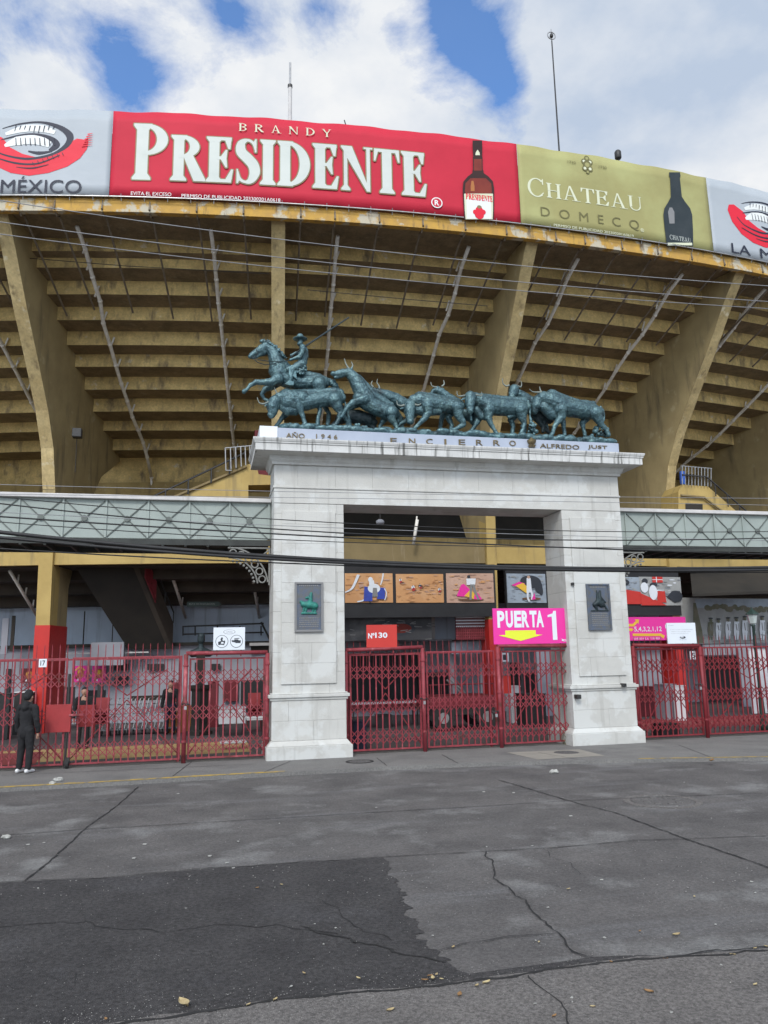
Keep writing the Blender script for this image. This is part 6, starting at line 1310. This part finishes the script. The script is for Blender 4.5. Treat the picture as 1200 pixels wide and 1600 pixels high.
# ------------------------------------------------------------------ people
def person(name_label, p, face, H=1.72, cap=True, jm='cloth', tm='cloth', arm=0.0, lean=0):
    t = thing('person', name_label, 'person', p); k = H/1.75; c, s = math.cos(face), math.sin(face)   # face: 0 = looking +Y
    def q(x, y, z, r_): return (p[0]+k*(x*c-y*s), p[1]+k*(x*s+y*c), p[2]+k*z, k*r_)
    b = MB()
    b.chain([q(0, .0, .92, .135), q(0, 0, 1.08, .125), q(0, 0, 1.26, .15), q(0, 0, 1.40, .12)], 14, .85)
    b.chain([q(-.17, 0, 1.40, .058), q(.17, 0, 1.40, .058)]); b.chain([q(0, 0, 1.42, .058), q(0, .01, 1.54, .053)]); b.chain([q(0, .015, 1.64, .092), q(0, .03, 1.59, .078)]); b.chain([q(0, .11, 1.615, .016), q(0, .115, 1.60, .018)])
    for sx in (-1, 1):
        b.chain([q(sx*.195, 0, 1.40, .055), q(sx*.25, -.01, 1.14, .043), q(sx*(.255+arm), .05, .90, .034), q(sx*(.255+arm), .06, .86, .028)])
        b.chain([q(sx*(.255+arm), .06, .86, .028), q(sx*(.25+arm), .07, .79, .030)], 8)
        for j, (dx, ln) in enumerate(((-.026, .055), (-.009, .068), (.009, .07), (.026, .058))): b.chain([q(sx*(.25+arm)+dx*.5, .07+dx, .78, .0105), q(sx*(.25+arm)+dx*.6-sx*.008, .075+dx, .78-ln*.6, .0095), q(sx*(.25+arm)-sx*.02, .08+dx, .78-ln, .0085)], 6)
        b.chain([q(sx*(.25+arm), .10, .81, .012), q(sx*(.24+arm)-sx*.01, .125, .775, .010)], 6)
        b.chain([q(sx*.09, 0, .90, .095), q(sx*.11, .01, .50, .058), q(sx*.12+lean*(sx > 0), -.02, .10, .042), q(sx*.12+lean*(sx > 0), .08, .04, .034)])
        b.ball(q(sx*.088, .02, 1.62, 1)[:3], .022*k, 8, 5)
    b.build('body', M['skin'], t, remesh=.011)
    b = MB(); b.chain([q(0, -.005, .86, .158), q(0, 0, 1.08, .148), q(0, 0, 1.27, .165), q(0, -.01, 1.42, .12)], 16, .82); b.chain([q(-.18, 0, 1.41, .075), q(.18, 0, 1.41, .075)]); b.chain([q(0, -.05, 1.47, .085), q(0, -.09, 1.40, .085)])
    for sx in (-1, 1): b.chain([q(sx*.20, 0, 1.39, .078), q(sx*.26, -.01, 1.13, .066), q(sx*(.265+arm), .05, .90, .056)])
    b.build('jacket', M[jm], t, remesh=.012, lumps=.022)
    b = MB(); b.chain([q(-.05, 0, .93, .13), q(.05, 0, .93, .13)])
    for sx in (-1, 1): b.chain([q(sx*.09, 0, .90, .115), q(sx*.11, .01, .50, .082), q(sx*.12+lean*(sx > 0), -.015, .12, .066)])
    b.build('trousers', M[tm], t, remesh=.012, lumps=.016)
    for sx in (-1, 1):
        x = sx*.12+lean*(sx > 0); b = MB(); b.chain([q(x, -.07, .055, .045), q(x, .03, .055, .045), q(x, .13, .045, .036), q(x, .17, .040, .028)], 10); o = b.build('shoe', M['shoe' if cap else 'cloth'], t, remesh=.010)
    b = MB(); b.chain([q(0, -.005, 1.665, .098), q(0, -.03, 1.64, .09)], 14)
    o = b.build('hair', M['cloth'], t, remesh=.012)
    if cap:
        b = MB(); b.chain([q(0, -.0, 1.69, .10), q(0, 0.01, 1.705, .095)], 14); b.chain([q(-.04, .11, 1.68, .012), q(-.03, .17, 1.67, .012)]); b.chain([q(.04, .11, 1.68, .012), q(.03, .17, 1.67, .012)]); b.chain([q(0, .1, 1.685, .014), q(0, .18, 1.67, .012)]); b.chain([q(-.035, .15, 1.675, .012), q(.035, .15, 1.675, .012)]); b.build('cap', M['cloth'], t, remesh=.010)
    return t
pm = gr(37, 1208, 0); person('person in black jacket, cap and white shoes facing the left gate, seen from behind', pm, rad(-28), 1.74, True)
pm = gr(265, 1148, 0); person('person in dark clothes standing inside near the trolleys', pm, rad(165), 1.70, False, 'cloth', 'clothb')
pm = gr(128, 1170, 0); person('person in black half hidden behind the left gates by the stile', pm, rad(180), 1.66, False, 'cloth', 'cloth')

# ------------------------------------------------------------------ overhead cables
def cable(pts, Y, r_, m, label, sag=.0):
    P = [np.array(p, float) for p in pts]; xs = [p[0] for p in P]; ys = [p[1] for p in P]
    co = np.polyfit(xs, ys, min(2, len(xs)-1)); Q = [at(x, float(np.polyval(co, x)), Y+(x-600)*.0006) for x in np.linspace(-420, 1700, 44)]
    o = MB().tube(Q, r_, 6, False).build('overhead_cable', m, None, True); tag(o, label, 'cable', 'overhead cables across the street')
G_ = M['cableg']; K_ = M['cable']
cable([(60, 322), (440, 375), (800, 413), (1200, 447)], 13, .009, G_, 'highest of the three thin grey cables crossing under the banners')
cable([(0, 347), (440, 402), (800, 440), (1200, 471)], 13.2, .009, G_, 'middle of the three thin grey cables crossing under the banners')
cable([(0, 366), (440, 418), (800, 454), (1200, 482)], 13.4, .009, G_, 'lowest of the three thin grey cables crossing under the banners')
cable([(0, 757), (430, 768), (970, 776), (1200, 779)], 15.5, .006, G_, 'thin grey cable crossing the lintel of the arch')
cable([(0, 772), (430, 778), (970, 784), (1200, 790)], 15.3, .006, G_, 'thin grey cable just above the arch opening')
cable([(0, 786), (430, 829), (900, 841), (1200, 842)], 14.5, .012, K_, 'black cable slanting down across the left footbridge')
cable([(0, 776), (430, 812), (900, 829), (1200, 831)], 14.6, .009, K_, 'thin black cable just under the arch lintel')
cable([(0, 806), (430, 838), (700, 846), (970, 856), (1200, 868)], 14.4, .014, K_, 'black cable crossing the middle of the arch opening')
cable([(0, 815), (430, 845), (700, 851), (970, 855), (1200, 856)], 14.35, .008, K_, 'thin black cable close below the mid opening cable')
cable([(0, 832), (430, 868), (640, 881), (900, 889), (1200, 886)], 14.0, .034, K_, 'thickest black cable crossing low in front of the pillars')
cable([(0, 840), (430, 873), (640, 884), (900, 892), (1200, 890)], 13.9, .026, K_, 'black cable twisted just below the thickest one')
cable([(0, 858), (430, 877), (640, 887), (900, 895), (1200, 893)], 13.95, .012, K_, 'thin black cable lowest of the bundle before the pillars')
cable([(0, 800), (430, 822), (900, 836), (1200, 845)], 14.8, .006, G_, 'hair thin grey cable crossing the pale green bridge panels')
